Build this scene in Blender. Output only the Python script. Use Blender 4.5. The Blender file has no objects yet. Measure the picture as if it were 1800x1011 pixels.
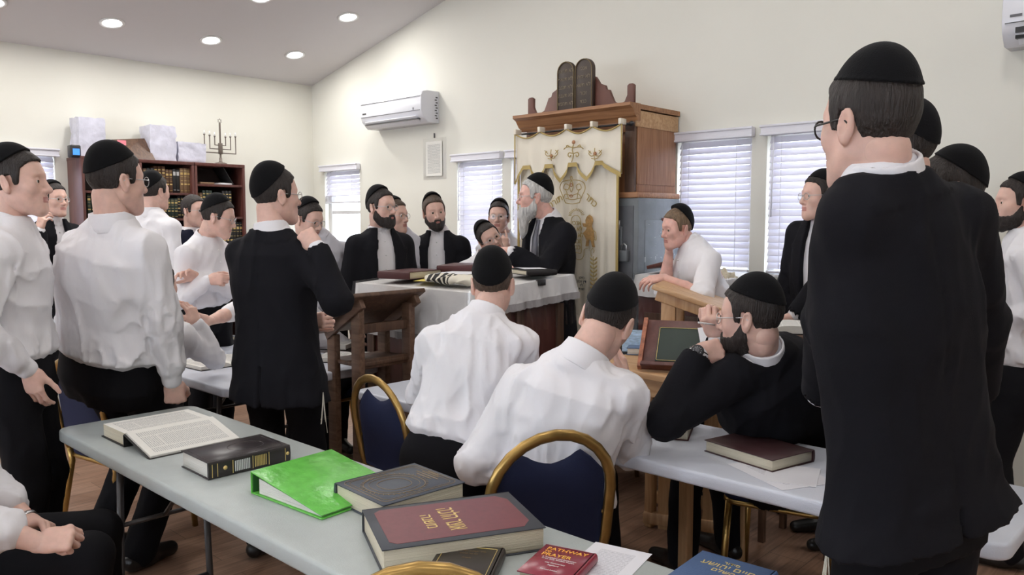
import bpy, bmesh, math, random
import numpy as np
from mathutils import Vector, Matrix
random.seed(7)
SC = bpy.context.scene
COL = SC.collection
# ---------------- camera, world, exposure ----------------
CH, FPX, PITCH = 1.55, 1395.0, math.atan(115.5/1395.0)
cam_d = bpy.data.cameras.new('camera'); cam = bpy.data.objects.new('camera', cam_d); COL.objects.link(cam)
cam.location = (0, 0, CH); cam.rotation_euler = (math.pi/2-PITCH, 0, 0)
cam_d.sensor_width = 36.0; cam_d.lens = 36.0*FPX/1800.0; cam_d.clip_start = 0.05
SC.camera = cam
SC.view_settings.view_transform = 'Standard'; SC.view_settings.look = 'None'
SC.view_settings.gamma = 1.0; SC.view_settings.use_curve_mapping = False
SC.view_settings.exposure = 0.38
SC.cycles.max_bounces = 8; SC.cycles.diffuse_bounces = 4; SC.cycles.transparent_max_bounces = 12
SC.cycles.caustics_reflective = False; SC.cycles.caustics_refractive = False
SC.cycles.sample_clamp_indirect = 4.0
W = bpy.data.worlds.new('sky'); SC.world = W; W.use_nodes = True
_bg = W.node_tree.nodes['Background']; _bg.inputs[0].default_value = (0.80, 0.88, 1.0, 1); _bg.inputs[1].default_value = 9.0
LAMP_W = 5.0      # watts of each recessed ceiling lamp
# ---------------- coordinates ----------------
# room frame: u runs along the ark wall (from the far corner), v runs out from the ark wall into the room
CX, CY = -2.05755, 8.3
UU = (0.7322, -0.6810); VV = (-0.6810, -0.7322)
RZ = math.atan2(UU[1], UU[0])          # local x = u, local y = towards the ark wall
def R(u, v, z=0.0): return Vector((CX+u*UU[0]+v*VV[0], CY+u*UU[1]+v*VV[1], z))
def at(px, py, Y=None, z=None):        # a point of the photograph at a given distance or height
    x = (px-900)/FPX; y = -(py-505.5)/FPX
    d = Vector((x, math.cos(PITCH)+y*math.sin(PITCH), -math.sin(PITCH)+y*math.cos(PITCH)))
    t = (Y/d.y) if Y is not None else (z-CH)/d.z
    return Vector((0, 0, CH))+d*t
# ---------------- materials ----------------
def newmat(name):
    m = bpy.data.materials.new(name); m.use_nodes = True
    return m, m.node_tree.nodes, m.node_tree.links, m.node_tree.nodes['Principled BSDF']
def mat(name, col, rough=0.6, metal=0.0, vary=0.0, vscale=6.0, bump=0.0, bscale=60.0, stretch=None, spec=None, sheen=0.0, sss=0.0, trans=0.0):
    m, N, L, B = newmat(name)
    B.inputs['Base Color'].default_value = (*col, 1); B.inputs['Roughness'].default_value = rough; B.inputs['Metallic'].default_value = metal
    if spec is not None: B.inputs['Specular IOR Level'].default_value = spec
    if sheen: B.inputs['Sheen Weight'].default_value = sheen; B.inputs['Sheen Roughness'].default_value = 0.5
    if sss:
        B.inputs['Subsurface Weight'].default_value = sss; B.inputs['Subsurface Radius'].default_value = (0.012, 0.004, 0.002); B.inputs['Subsurface Scale'].default_value = 1.0
    if vary or bump:
        tc = N.new('ShaderNodeTexCoord'); mp = N.new('ShaderNodeMapping'); L.new(tc.outputs['Object'], mp.inputs[0])
        if stretch: mp.inputs['Scale'].default_value = stretch
    if vary:
        n = N.new('ShaderNodeTexNoise'); n.inputs['Scale'].default_value = vscale; n.inputs['Detail'].default_value = 5; L.new(mp.outputs[0], n.inputs[0])
        mr = N.new('ShaderNodeMapRange'); mr.inputs[3].default_value = 1-vary; mr.inputs[4].default_value = 1+vary; mr.inputs[1].default_value = .3; mr.inputs[2].default_value = .7
        L.new(n.outputs[0], mr.inputs[0])
        mx = N.new('ShaderNodeVectorMath'); mx.operation = 'SCALE'; mx.inputs[0].default_value = col; L.new(mr.outputs[0], mx.inputs['Scale']); L.new(mx.outputs[0], B.inputs['Base Color'])
    if bump:
        n2 = N.new('ShaderNodeTexNoise'); n2.inputs['Scale'].default_value = bscale; n2.inputs['Detail'].default_value = 4; L.new(mp.outputs[0], n2.inputs[0])
        b = N.new('ShaderNodeBump'); b.inputs['Strength'].default_value = bump; b.inputs['Distance'].default_value = 0.01; L.new(n2.outputs[0], b.inputs['Height']); L.new(b.outputs[0], B.inputs['Normal'])
    return m
def wood(name, c1, c2, rough=0.45, axis=0, sc=1.0):
    m, N, L, B = newmat(name)
    tc = N.new('ShaderNodeTexCoord'); mp = N.new('ShaderNodeMapping'); L.new(tc.outputs['Object'], mp.inputs[0])
    s = [14*sc, 14*sc, 14*sc]; s[axis] = 1.2*sc; mp.inputs['Scale'].default_value = s
    n = N.new('ShaderNodeTexNoise'); n.inputs['Scale'].default_value = 2.2; n.inputs['Detail'].default_value = 8; n.inputs['Distortion'].default_value = 1.2; L.new(mp.outputs[0], n.inputs[0])
    r = N.new('ShaderNodeValToRGB'); r.color_ramp.elements[0].position = .3; r.color_ramp.elements[1].position = .72
    r.color_ramp.elements[0].color = (*c1, 1); r.color_ramp.elements[1].color = (*c2, 1)
    L.new(n.outputs[0], r.inputs[0]); L.new(r.outputs[0], B.inputs['Base Color'])
    b = N.new('ShaderNodeBump'); b.inputs['Strength'].default_value = .15; b.inputs['Distance'].default_value = .01; L.new(n.outputs[0], b.inputs['Height']); L.new(b.outputs[0], B.inputs['Normal'])
    B.inputs['Roughness'].default_value = rough
    return m
def emis(name, col, s):
    m, N, L, B = newmat(name); B.inputs['Base Color'].default_value = (*col, 1); B.inputs['Emission Color'].default_value = (*col, 1); B.inputs['Emission Strength'].default_value = s
    return m
def clear(name, fac=0.12, rough=0.05, tint=(1, 1, 1)):
    m, N, L, B = newmat(name); N.remove(B)
    t = N.new('ShaderNodeBsdfTransparent'); t.inputs[0].default_value = (*tint, 1); g = N.new('ShaderNodeBsdfGlossy'); g.inputs['Roughness'].default_value = rough
    x = N.new('ShaderNodeMixShader'); x.inputs[0].default_value = fac; L.new(t.outputs[0], x.inputs[1]); L.new(g.outputs[0], x.inputs[2]); L.new(x.outputs[0], N['Material Output'].inputs[0])
    return m
def translucent(name, col, fac=0.3):
    m, N, L, B = newmat(name); B.inputs['Base Color'].default_value = (*col, 1); B.inputs['Roughness'].default_value = .5
    t = N.new('ShaderNodeBsdfTranslucent'); t.inputs[0].default_value = (*col, 1)
    x = N.new('ShaderNodeMixShader'); x.inputs[0].default_value = fac; L.new(B.outputs[0], x.inputs[1]); L.new(t.outputs[0], x.inputs[2]); L.new(x.outputs[0], N['Material Output'].inputs[0])
    return m
def page_mat(name, lines=46.0, base=(.80, .79, .74), ink=(.30, .30, .30), margin=.1, cols=3):
    # printed page: rows of small marks inside margins (object-space Generated 0..1)
    m, N, L, B = newmat(name)
    tc = N.new('ShaderNodeTexCoord'); sp = N.new('ShaderNodeSeparateXYZ'); L.new(tc.outputs['UV'], sp.inputs[0])
    def math_(op, a, b=None):
        n = N.new('ShaderNodeMath'); n.operation = op
        for i, v in enumerate((a, b)):
            if v is None: continue
            if isinstance(v, (int, float)): n.inputs[i].default_value = v
            else: L.new(v, n.inputs[i])
        return n.outputs[0]
    fy = math_('FRACT', math_('MULTIPLY', sp.outputs[1], lines)); row = math_('GREATER_THAN', fy, .42)
    def band(s, a, b): return math_('MULTIPLY', math_('GREATER_THAN', s, a), math_('LESS_THAN', s, b))
    area = math_('MULTIPLY', band(sp.outputs[0], margin, 1-margin), band(sp.outputs[1], margin*.7, 1-margin*.8))
    if cols == 3:
        g1 = band(sp.outputs[0], .27, .29); g2 = band(sp.outputs[0], .72, .74); g3 = math_('MULTIPLY', band(sp.outputs[1], .24, .255), band(sp.outputs[0], .28, .73))
        area = math_('MULTIPLY', area, math_('SUBTRACT', 1.0, math_('MINIMUM', 1.0, math_('ADD', math_('ADD', g1, g2), g3))))
    n = N.new('ShaderNodeTexNoise'); n.inputs['Scale'].default_value = 1.0; n.inputs['Detail'].default_value = 3
    mp = N.new('ShaderNodeMapping'); mp.inputs['Scale'].default_value = (160, lines, 1); L.new(tc.outputs['UV'], mp.inputs[0]); L.new(mp.outputs[0], n.inputs[0])
    word = math_('GREATER_THAN', n.outputs[0], .44)
    f = math_('MULTIPLY', math_('MULTIPLY', area, row), math_('MULTIPLY', word, .75))
    mx = N.new('ShaderNodeMix'); mx.data_type = 'RGBA'; mx.inputs[6].default_value = (*base, 1); mx.inputs[7].default_value = (*ink, 1); L.new(f, mx.inputs[0]); L.new(mx.outputs[2], B.inputs['Base Color'])
    B.inputs['Roughness'].default_value = .8
    return m
M = {}
M['wall'] = mat('cream_wall_paint', (.755, .745, .675), .85, vary=.02, vscale=1.5, bump=.05, bscale=150)
M['ceiling'] = mat('white_ceiling_paint', (.66, .64, .65), .9, bump=.05, bscale=120)
M['trim'] = mat('white_trim', (.8, .8, .8), .5)
M['blind'] = translucent('blind_white', (.80, .79, .86), .22)
M['valance'] = mat('blind_valance_white', (.78, .78, .84), .45)
M['glass'] = clear('window_glass', .08, .02)
M['lens'] = clear('lens_glass', .035, .03)
M['plastic'] = clear('clear_plastic_cover', .10, .12)
M['metalgrey'] = mat('grey_painted_metal', (.15, .165, .175), .45, .2, vary=.18, vscale=7, bump=.1, bscale=25)
M['chrome'] = mat('steel', (.55, .55, .56), .3, 1)
M['wood_dark'] = wood('dark_walnut', (.060, .030, .018), (.14, .075, .045), axis=2)
M['wood_darkx'] = wood('dark_walnut_x', (.085, .042, .024), (.19, .11, .07), axis=0)
M['wood_red'] = wood('mahogany_laminate', (.075, .022, .018), (.13, .045, .035), .4, axis=2, sc=.5)
M['wood_mid'] = wood('aged_oak', (.24, .105, .045), (.40, .20, .10), axis=2)
M['wood_midx'] = wood('aged_oak_x', (.24, .105, .045), (.42, .21, .10), axis=0)
M['wood_light'] = wood('light_pine', (.42, .23, .10), (.60, .38, .20), axis=2)
M['wood_lightx'] = wood('light_pine_x', (.42, .23, .10), (.62, .40, .22), axis=0)
M['black'] = mat('black_plastic', (.015, .015, .017), .4)
M['table_grey'] = mat('grey_plastic_tabletop', (.43, .47, .46), .38, vary=.03, vscale=20, bump=.12, bscale=260)
M['table_white'] = mat('white_plastic_tabletop', (.66, .69, .77), .35, bump=.12, bscale=260)
M['tube_grey'] = mat('grey_steel_tube', (.12, .12, .125), .4, .6)
M['gold'] = mat('antique_gold_frame', (.42, .27, .09), .32, .85, vary=.15, vscale=20)
M['gilt'] = mat('gilt_print', (.70, .52, .20), .4, .5)
M['navy'] = mat('navy_upholstery', (.011, .016, .050), .8, bump=.2, bscale=400, spec=.3)
M['paper'] = mat('white_paper', (.78, .78, .82), .8)
M['pages'] = mat('book_page_edges', (.66, .60, .46), .8, vary=.08, vscale=3, bump=.5, bscale=1.5, stretch=(1, 1, 400))
M['pages_white'] = mat('white_page_edges', (.74, .72, .66), .8, vary=.06, vscale=3, bump=.5, bscale=1.5, stretch=(1, 1, 400))
M['print'] = page_mat('printed_page')
M['print2'] = page_mat('printed_page_plain', 30, cols=1)
M['print3'] = page_mat('printed_white_sheet', 26, base=(.78, .78, .83), ink=(.45, .45, .5), margin=.2, cols=1)
M['cloth_white'] = mat('white_tablecloth', (.76, .75, .74), .8, vary=.04, vscale=9, bump=.3, bscale=30)
M['fringe'] = mat('grey_fringe', (.42, .40, .40), .9, bump=.6, bscale=120, stretch=(4, 4, .3))
M['ivory'] = mat('ivory_satin', (.78, .72, .60), .45, vary=.04, vscale=5, bump=.1, bscale=12, sheen=.2)
M['goldthread'] = mat('gold_thread', (.46, .34, .12), .5, .3, bump=.4, bscale=300)
M['copper'] = mat('copper_thread', (.36, .17, .08), .5, .3)
M['foil'] = mat('white_plastic_wrap', (.62, .62, .72), .3, vary=.12, vscale=14, bump=.7, bscale=14)
M['skin'] = mat('skin', (.70, .45, .37), .5, vary=.10, vscale=28, bump=.05, bscale=200, sss=.12)
M['skin2'] = mat('skin_ruddy', (.72, .42, .35), .5, vary=.12, vscale=28, bump=.05, bscale=200, sss=.12)
M['lip'] = mat('lips', (.50, .22, .19), .45)
M['eye'] = mat('eye_white', (.75, .73, .70), .2); M['iris'] = mat('iris', (.05, .035, .02), .15)
def hairmat(n, c): return mat(n, c, .55, vary=.35, vscale=10, bump=.9, bscale=24, stretch=(9, 9, 1.5))
M['hair_dark'] = hairmat('dark_brown_hair', (.020, .014, .012)); M['hair_brown'] = hairmat('brown_hair', (.075, .048, .032))
M['hair_sandy'] = hairmat('sandy_hair', (.19, .125, .075)); M['hair_grey'] = hairmat('grey_white_hair', (.55, .54, .52))
M['velvet'] = mat('black_velvet', (.005, .005, .006), .95, spec=.15, sheen=.05, bump=.2, bscale=300)
M['shirt'] = mat('white_cotton', (.80, .79, .82), .75, bump=.2, bscale=28, stretch=(1, 1, .5))
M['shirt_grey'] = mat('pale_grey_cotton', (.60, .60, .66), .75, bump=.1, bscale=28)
M['suit'] = mat('black_wool', (.008, .008, .011), .9, bump=.15, bscale=500, spec=.2)
M['suit_navy'] = mat('dark_navy_wool', (.010, .012, .028), .9, bump=.15, bscale=500, spec=.2)
M['trouser'] = mat('black_trouser_cloth', (.006, .006, .008), .9, spec=.2)
M['leather'] = mat('black_leather', (.010, .010, .010), .35)
M['tie'] = mat('grey_tie', (.17, .17, .20), .5)
M['string'] = mat('cream_wool_strings', (.62, .60, .52), .9)
# ---------------- object helpers ----------------
def link(o, parent=None):
    COL.objects.link(o)
    if parent is not None: o.parent = parent
    return o
def tag(o, label=None, cat=None, group=None, kind=None):
    if label: o['label'] = label
    if cat: o['category'] = cat
    if group: o['group'] = group
    if kind: o['kind'] = kind
    return o
def thing(name, label, cat, loc=(0, 0, 0), rz=0.0, group=None):
    o = bpy.data.objects.new(name, None); o.empty_display_size = .05; COL.objects.link(o)
    o.location = loc; o.rotation_euler = (0, 0, rz)
    return tag(o, label, cat, group)
def copy_tree(o, parent=None):
    c = o.copy(); COL.objects.link(c); c.parent = parent
    for ch in [x for x in COL.objects if x.parent == o]: copy_tree(ch, c)
    return c
def T(x=0, y=0, z=0): return Matrix.Translation((x, y, z))
def RX(a): return Matrix.Rotation(math.radians(a), 4, 'X')
def RY(a): return Matrix.Rotation(math.radians(a), 4, 'Y')
def RZd(a): return Matrix.Rotation(math.radians(a), 4, 'Z')
class MB:
    def __init__(s): s.bm = bmesh.new(); s.mats = []
    def mi(s, m):
        if m not in s.mats: s.mats.append(m)
        return s.mats.index(m)
    def _fin(s, fs, m, sm):
        k = s.mi(m)
        for f in fs: f.material_index = k; f.smooth = sm
    def box(s, c, size, m, X=None, bev=0.0, seg=2):
        t = bmesh.new(); bmesh.ops.create_cube(t, size=1.0)
        for v in t.verts: v.co = Vector((v.co.x*size[0], v.co.y*size[1], v.co.z*size[2]))
        if bev: bmesh.ops.bevel(t, geom=t.edges[:], offset=min(bev, min(size)*.45), segments=seg, affect='EDGES', profile=.5)
        for v in t.verts: v.co += Vector(c)
        return s.merge(t, m, X, bool(bev))
    def merge(s, t, m, X=None, sm=False):
        if X is not None: bmesh.ops.transform(t, matrix=X, verts=t.verts)
        k = s.mi(m); mp = {v: s.bm.verts.new(v.co) for v in t.verts}
        for f in t.faces:
            try: g = s.bm.faces.new([mp[v] for v in f.verts]); g.material_index = k; g.smooth = sm
            except ValueError: pass
        t.free(); return s
    def raw(s, vs, fs, m, X=None, sm=False):
        k = s.mi(m); L = [s.bm.verts.new((X @ Vector(v)) if X is not None else Vector(v)) for v in vs]
        for f in fs:
            try: g = s.bm.faces.new([L[i] for i in f]); g.material_index = k; g.smooth = sm
            except ValueError: pass
        return s
    def tube(s, pts, r, m, n=8, X=None, closed=False, sm=True, sq=None):
        pts = [Vector(p) for p in pts]; N = len(pts); rs = r if isinstance(r, (list, tuple)) else [r]*N
        V = []; prev = None
        for i, p in enumerate(pts):
            a = pts[(i-1) % N] if (i > 0 or closed) else p; b = pts[(i+1) % N] if (i < N-1 or closed) else p
            d = (b-a).normalized()
            if prev is None:
                up = Vector((0, 0, 1)) if abs(d.z) < .9 else Vector((0, 1, 0)); e1 = d.cross(up).normalized()
            else: e1 = (prev-d*prev.dot(d)); e1 = e1.normalized() if e1.length > 1e-6 else prev
            prev = e1; e2 = d.cross(e1)
            for k in range(n):
                an = 2*math.pi*(k+.5)/n; ca, sa = math.cos(an), math.sin(an)
                if sq: V.append(p+e1*ca*rs[i]*sq[0]+e2*sa*rs[i]*sq[1])
                else: V.append(p+e1*ca*rs[i]+e2*sa*rs[i])
        F = []
        for i in range(N if closed else N-1):
            j = (i+1) % N
            for k in range(n): F.append((i*n+k, i*n+(k+1) % n, j*n+(k+1) % n, j*n+k))
        if not closed: F.append(tuple(range(n))[::-1]); F.append(tuple((N-1)*n+k for k in range(n)))
        return s.raw(V, F, m, X, sm)
    def cyl(s, a, b, r, m, n=16, r2=None, X=None, sm=True): return s.tube([a, b], [r, r if r2 is None else r2], m, n, X, sm=sm)
    def lathe(s, prof, m, n=24, X=None, caps=True):
        V = []; F = []
        for (r, z) in prof:
            for k in range(n): V.append((r*math.cos(2*math.pi*k/n), r*math.sin(2*math.pi*k/n), z))
        for i in range(len(prof)-1):
            for k in range(n): F.append((i*n+k, i*n+(k+1) % n, (i+1)*n+(k+1) % n, (i+1)*n+k))
        if caps: F.append(tuple(range(n))[::-1]); F.append(tuple((len(prof)-1)*n+k for k in range(n)))
        return s.raw(V, F, m, X, True)
    def prism(s, poly, h, m, X=None, bev=0.0, seg=2):   # polygon in xy extruded along z by h
        t = bmesh.new(); vs = [t.verts.new((x, y, 0)) for x, y in poly]; f = t.faces.new(vs)
        r = bmesh.ops.extrude_face_region(t, geom=[f]); 
        for v in [g for g in r['geom'] if isinstance(g, bmesh.types.BMVert)]: v.co.z += h
        bmesh.ops.recalc_face_normals(t, faces=t.faces)
        if bev: 
            es = [e for e in t.edges if abs(e.verts[0].co.z-e.verts[1].co.z) < 1e-6]
            bmesh.ops.bevel(t, geom=es, offset=bev, segments=seg, affect='EDGES', profile=.5)
        return s.merge(t, m, X, bool(bev))
    def build(s, name, parent=None, loc=None, rz=None, recalc=True, auto=None):
        if recalc: bmesh.ops.recalc_face_normals(s.bm, faces=s.bm.faces)
        me = bpy.data.meshes.new(name); s.bm.to_mesh(me); s.bm.free()
        for m in s.mats: me.materials.append(m)
        o = bpy.data.objects.new(name, me); link(o, parent)
        if loc is not None: o.location = loc
        if rz is not None: o.rotation_euler = (0, 0, rz)
        if auto: me.set_sharp_from_angle(angle=math.radians(auto))
        return o
def rrect(w, d, r, n=6):      # rounded rectangle outline
    P = []
    for cx, cy, a0 in ((w/2-r, d/2-r, 0), (-w/2+r, d/2-r, 90), (-w/2+r, -d/2+r, 180), (w/2-r, -d/2+r, 270)):
        for i in range(n+1):
            a = math.radians(a0+90*i/n); P.append((cx+r*math.cos(a), cy+r*math.sin(a)))
    return P
def text_mesh(txt, size, m, X, extrude=.0004, name='lettering', parent=None, align='CENTER', rtl=False):
    if rtl: txt = txt[::-1]
    cu = bpy.data.curves.new('t', 'FONT'); cu.body = txt; cu.size = size; cu.extrude = extrude; cu.align_x = align; cu.align_y = 'CENTER'; cu.resolution_u = 3
    o = bpy.data.objects.new('t', cu); COL.objects.link(o); bpy.context.view_layer.update()
    dg = bpy.context.evaluated_depsgraph_get(); me = bpy.data.meshes.new_from_object(o.evaluated_get(dg)); me.transform(X)
    bpy.data.objects.remove(o); bpy.data.curves.remove(cu); me.materials.clear(); me.materials.append(m); me.name = name
    ob = bpy.data.objects.new(name, me); link(ob, parent); return ob
def join_meshes(name, obs, parent):
    mb = bmesh.new(); mats = []
    for o in obs:
        base = len(mats); mats += list(o.data.materials); st = len(mb.faces); mb.from_mesh(o.data); mb.faces.ensure_lookup_table()
        for f in mb.faces[st:]: f.material_index += base
    me = bpy.data.meshes.new(name); mb.to_mesh(me); mb.free()
    um = []; 
    for m in mats:
        if m not in um: um.append(m)
    idx = [um.index(m) for m in mats]
    for m in um: me.materials.append(m)
    for p in me.polygons: p.material_index = idx[p.material_index]
    for o in obs: bpy.data.objects.remove(o)
    return link(bpy.data.objects.new(name, me), parent)
# ---------------- room shell ----------------
UL, VL = 10.0, 8.4         # room size along u and v
EAVE, SL, RIDGE = 2.94, .238, 5.0
ROOM = Matrix.Translation((CX, CY, 0)) @ Matrix.Rotation(RZ, 4, 'Z')   # local (u, -v, z)
def ceil_z(u): return EAVE+SL*(u if u < RIDGE else 2*RIDGE-u)
def room_obj(mb, name, kind='structure'):
    o = mb.build(name); o.matrix_world = ROOM
    if kind: tag(o, kind=kind)
    return o
# floor: wood-look planks
def floor_mat():
    m, N, L, B = newmat('wood_plank_floor')
    tc = N.new('ShaderNodeTexCoord'); mp = N.new('ShaderNodeMapping'); L.new(tc.outputs['Object'], mp.inputs[0]); mp.inputs['Rotation'].default_value = (0, 0, math.radians(90))
    br = N.new('ShaderNodeTexBrick'); br.inputs['Scale'].default_value = 1.0; br.inputs['Brick Width'].default_value = 1.2; br.inputs['Row Height'].default_value = .18; br.inputs['Mortar Size'].default_value = .0015
    br.inputs['Color1'].default_value = (.27, .155, .10, 1); br.inputs['Color2'].default_value = (.36, .22, .15, 1); br.inputs['Mortar'].default_value = (.10, .06, .04, 1); L.new(mp.outputs[0], br.inputs[0])
    mp2 = N.new('ShaderNodeMapping'); mp2.inputs['Scale'].default_value = (18, 1.5, 1); L.new(tc.outputs['Object'], mp2.inputs[0])
    n = N.new('ShaderNodeTexNoise'); n.inputs['Scale'].default_value = 3; n.inputs['Detail'].default_value = 7; n.inputs['Distortion'].default_value = .8; L.new(mp2.outputs[0], n.inputs[0])
    mr = N.new('ShaderNodeMapRange'); mr.inputs[1].default_value = .3; mr.inputs[2].default_value = .7; mr.inputs[3].default_value = .68; mr.inputs[4].default_value = 1.25; L.new(n.outputs[0], mr.inputs[0])
    vm = N.new('ShaderNodeVectorMath'); vm.operation = 'SCALE'; L.new(br.outputs[0], vm.inputs[0]); L.new(mr.outputs[0], vm.inputs['Scale']); L.new(vm.outputs[0], B.inputs['Base Color'])
    B.inputs['Roughness'].default_value = .38
    return m
mb = MB(); mb.box((UL/2, -VL/2, -.05), (UL+.3, VL+.3, .1), floor_mat()); room_obj(mb, 'floor')
# ceiling (two slopes meeting at a ridge)
mb = MB(); t = .1
for (ua, ub) in ((-.15, RIDGE), (RIDGE, UL+.15)):
    za, zb = ceil_z(ua), ceil_z(ub)
    vs = [(ua, .15, za), (ub, .15, zb), (ub, -VL-.15, zb), (ua, -VL-.15, za)]; vs += [(a, b, c+t) for a, b, c in vs]
    mb.raw(vs, [(0, 1, 2, 3), (7, 6, 5, 4), (0, 4, 5, 1), (1, 5, 6, 2), (2, 6, 7, 3), (3, 7, 4, 0)], M['ceiling'])
room_obj(mb, 'ceiling')
# walls with openings. ark wall at v=0: list of windows (u0,u1,z0,z1)
WIN_A = [(.20, .79, 1.21, 2.08), (2.17, 2.70, 1.21, 2.08), (2.80, 3.36, 1.21, 2.08), (4.32, 4.85, 1.21, 2.10), (4.95, 5.50, 1.21, 2.10)]
WIN_N = [(.9, 2.3, .95, 2.15), (3.2, 4.6, .95, 2.15), (5.6, 7.0, .95, 2.15), (7.9, 9.2, .95, 2.15)]     # behind the camera
WIN_L = [(2.44, 3.05, 1.21, 2.10)]     # on the left wall (v0, v1, z0, z1)
def wall_strip(mb, a, b, zt, wins, put):
    # a..b along the wall, zt(x) top height; put(x0,x1,z0f,z1f) adds a slab
    xs = a
    for w0, w1, z0, z1 in sorted(wins):
        put(xs, w0, 0, None); put(w0, w1, 0, z0); put(w0, w1, z1, None); xs = w1
    put(xs, b, 0, None)
def slab(mb, x0, x1, z0, z1, axis, off, th, top):
    n = max(1, int(abs(x1-x0)/.5)) if z1 is None else 1
    if z1 is None and axis == 'u' and x0 < RIDGE < x1:
        slab(mb, x0, RIDGE, z0, z1, axis, off, th, top); slab(mb, RIDGE, x1, z0, z1, axis, off, th, top); return
    for sgn in (0,):
        ta = top(x0) if z1 is None else z1; tb = top(x1) if z1 is None else z1
        if axis == 'u': P = [(x0, off, z0), (x1, off, z0), (x1, off, tb), (x0, off, ta)]; Q = [(a, b+th, c) for a, b, c in P]
        else: P = [(off, -x0, z0), (off, -x1, z0), (off, -x1, tb), (off, -x0, ta)]; Q = [(a-th, b, c) for a, b, c in P]
        mb.raw(P+Q, [(0, 1, 2, 3), (7, 6, 5, 4), (0, 4, 5, 1), (1, 5, 6, 2), (2, 6, 7, 3), (3, 7, 4, 0)], M['wall'])
mb = MB(); wall_strip(mb, -.12, UL+.12, None, WIN_A, lambda a, b, c, d: slab(mb, a, b, c, d, 'u', 0, .12, ceil_z)); room_obj(mb, 'wall_right')
mb = MB(); wall_strip(mb, 0, VL, None, WIN_L, lambda a, b, c, d: slab(mb, a, b, c, d, 'v', 0, .12, lambda x: EAVE)); room_obj(mb, 'wall_left')
mb = MB(); wall_strip(mb, -.12, UL+.12, None, WIN_N, lambda a, b, c, d: slab(mb, a, b, c, d, 'u', -VL-.12, .12, ceil_z)); room_obj(mb, 'wall_near')
mb = MB(); slab(mb, 0, VL, 0, None, 'v', UL+.12, .12, lambda x: EAVE); room_obj(mb, 'wall_far')
mb = MB(); mb.box((UL/2, -.008, .05), (UL, .016, .1), M['trim']); room_obj(mb, 'baseboard_right')
mb = MB(); mb.box((.008, -VL/2, .05), (.016, VL, .1), M['trim']); room_obj(mb, 'baseboard_left')
# windows: frame, sash, pane, sill
def window(n, a, b, z0, z1, X):
    mb = MB(); w = b-a; h = z1-z0
    for (c, s) in (((a+.02, .08, (z0+z1)/2), (.04, .05, h)), ((b-.02, .08, (z0+z1)/2), (.04, .05, h)), (((a+b)/2, .08, z0+.02), (w, .05, .04)), (((a+b)/2, .08, z1-.02), (w, .05, .04)), (((a+b)/2, .08, (z0+z1)/2), (w, .04, .035))):
        mb.box(c, s, M['trim'])
    fr = mb.build('window_%d' % n); fr.matrix_world = X; tag(fr, kind='structure')
    p = MB().box(((a+b)/2, .085, (z0+z1)/2), (w-.06, .006, h-.06), M['glass']).build('pane', fr)
    s = MB().box(((a+b)/2, .045, z0+.008), (w-.002, .11, .016), M['trim'], bev=.004).build('sill', fr)
XL = Matrix.Translation((CX, CY, 0)) @ Matrix.Rotation(RZ+math.pi/2, 4, 'Z')   # left wall: local x = -v direction, y = outward (-u)
k = 1
for w in WIN_A: window(k, *w, ROOM); k += 1
for (a, b, z0, z1) in WIN_L: window(k, -b, -a, z0, z1, XL); k += 1
XN = ROOM @ T(0, -VL-.12, 0) @ T(0, -.04, 0)
for w in WIN_N: window(k, *w, XN); k += 1
# blinds
def blind(a, b, ztop, zbot, X, label, raised=None, near_gap=0.018):
    o = thing('window_blind', label, 'blind', (X @ Vector(((a+b)/2, 0, zbot)))); o.rotation_euler = X.to_euler()
    w = b-a; L0 = zbot
    def loc(x, y, z): return (x-(a+b)/2, y, z-L0)
    mb = MB(); mb.box(loc((a+b)/2, -.028, ztop+.005), (w+.045, .05, .062), M['valance'], bev=.006); mb.box(loc((a+b)/2, -.055, ztop+.03), (w+.055, .012, .014), M['valance'], bev=.003); mb.box(loc((a+b)/2, -.054, ztop-.02), (w+.05, .01, .012), M['valance'], bev=.003); mb.build('valance', o)
    zb = raised if raised else zbot+.02
    mb = MB(); pitch = .0405; z = ztop-.05; i = 0; a2 = a+near_gap; w2 = w-near_gap-.006
    while z > zb+.035:
        an = 58+2*math.sin(i*1.7)
        c = loc(a2+w2/2, .012, z); mb.box((0, 0, 0), (w2, .046, .0028), M['blind'], X=Matrix.Translation(c) @ RX(an)); z -= pitch; i += 1
    mb.build('slats', o)
    if raised:
        m2 = MB()
        for q in range(10): m2.box(loc(a2+w2/2, .012, zb-.003+q*.0065), (w2, .046, .0028), M['blind'], X=None)
        m2.build('slat_stack', o)
    MB().box(loc(a2+w2/2, .012, zb-.012 if raised else zb+.012), (w2, .048, .014), M['valance'], bev=.004).build('bottom_rail', o)
    for fx in (.18, .82):
        m3 = MB(); x = a+w*fx
        for dy in (-.014, .036): m3.box(loc(x, dy, (ztop+zb)/2), (.004, .0012, ztop-zb), M['valance'])
        m3.build('ladder_cord', o)
    if not raised: MB().cyl(loc(a+w*.10, -.03, ztop-.03), loc(a+w*.095, -.035, ztop-.52), .004, M['valance'], 6).build('tilt_wand', o)
    return o
A = WIN_A
blind(A[0][0], A[0][1], 2.08, 1.21, ROOM, 'white slatted blind raised halfway over the corner window', raised=1.755)
blind(A[1][0], A[1][1], 2.08, 1.21, ROOM, 'white blind lowered behind the bearded man in an open jacket')
blind(A[2][0], A[2][1], 2.08, 1.21, ROOM, 'white blind partly hidden by the left edge of the ark')
blind(A[3][0], A[3][1], 2.10, 1.21, ROOM, 'white blind just right of the wooden ark cabinet')
blind(A[4][0], A[4][1], 2.10, 1.21, ROOM, 'white blind nearest the tall man, behind man in glasses')
blind(-WIN_L[0][1], -WIN_L[0][0], 2.10, 1.21, XL, 'white blind on the left wall beside the bookcases')
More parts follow.
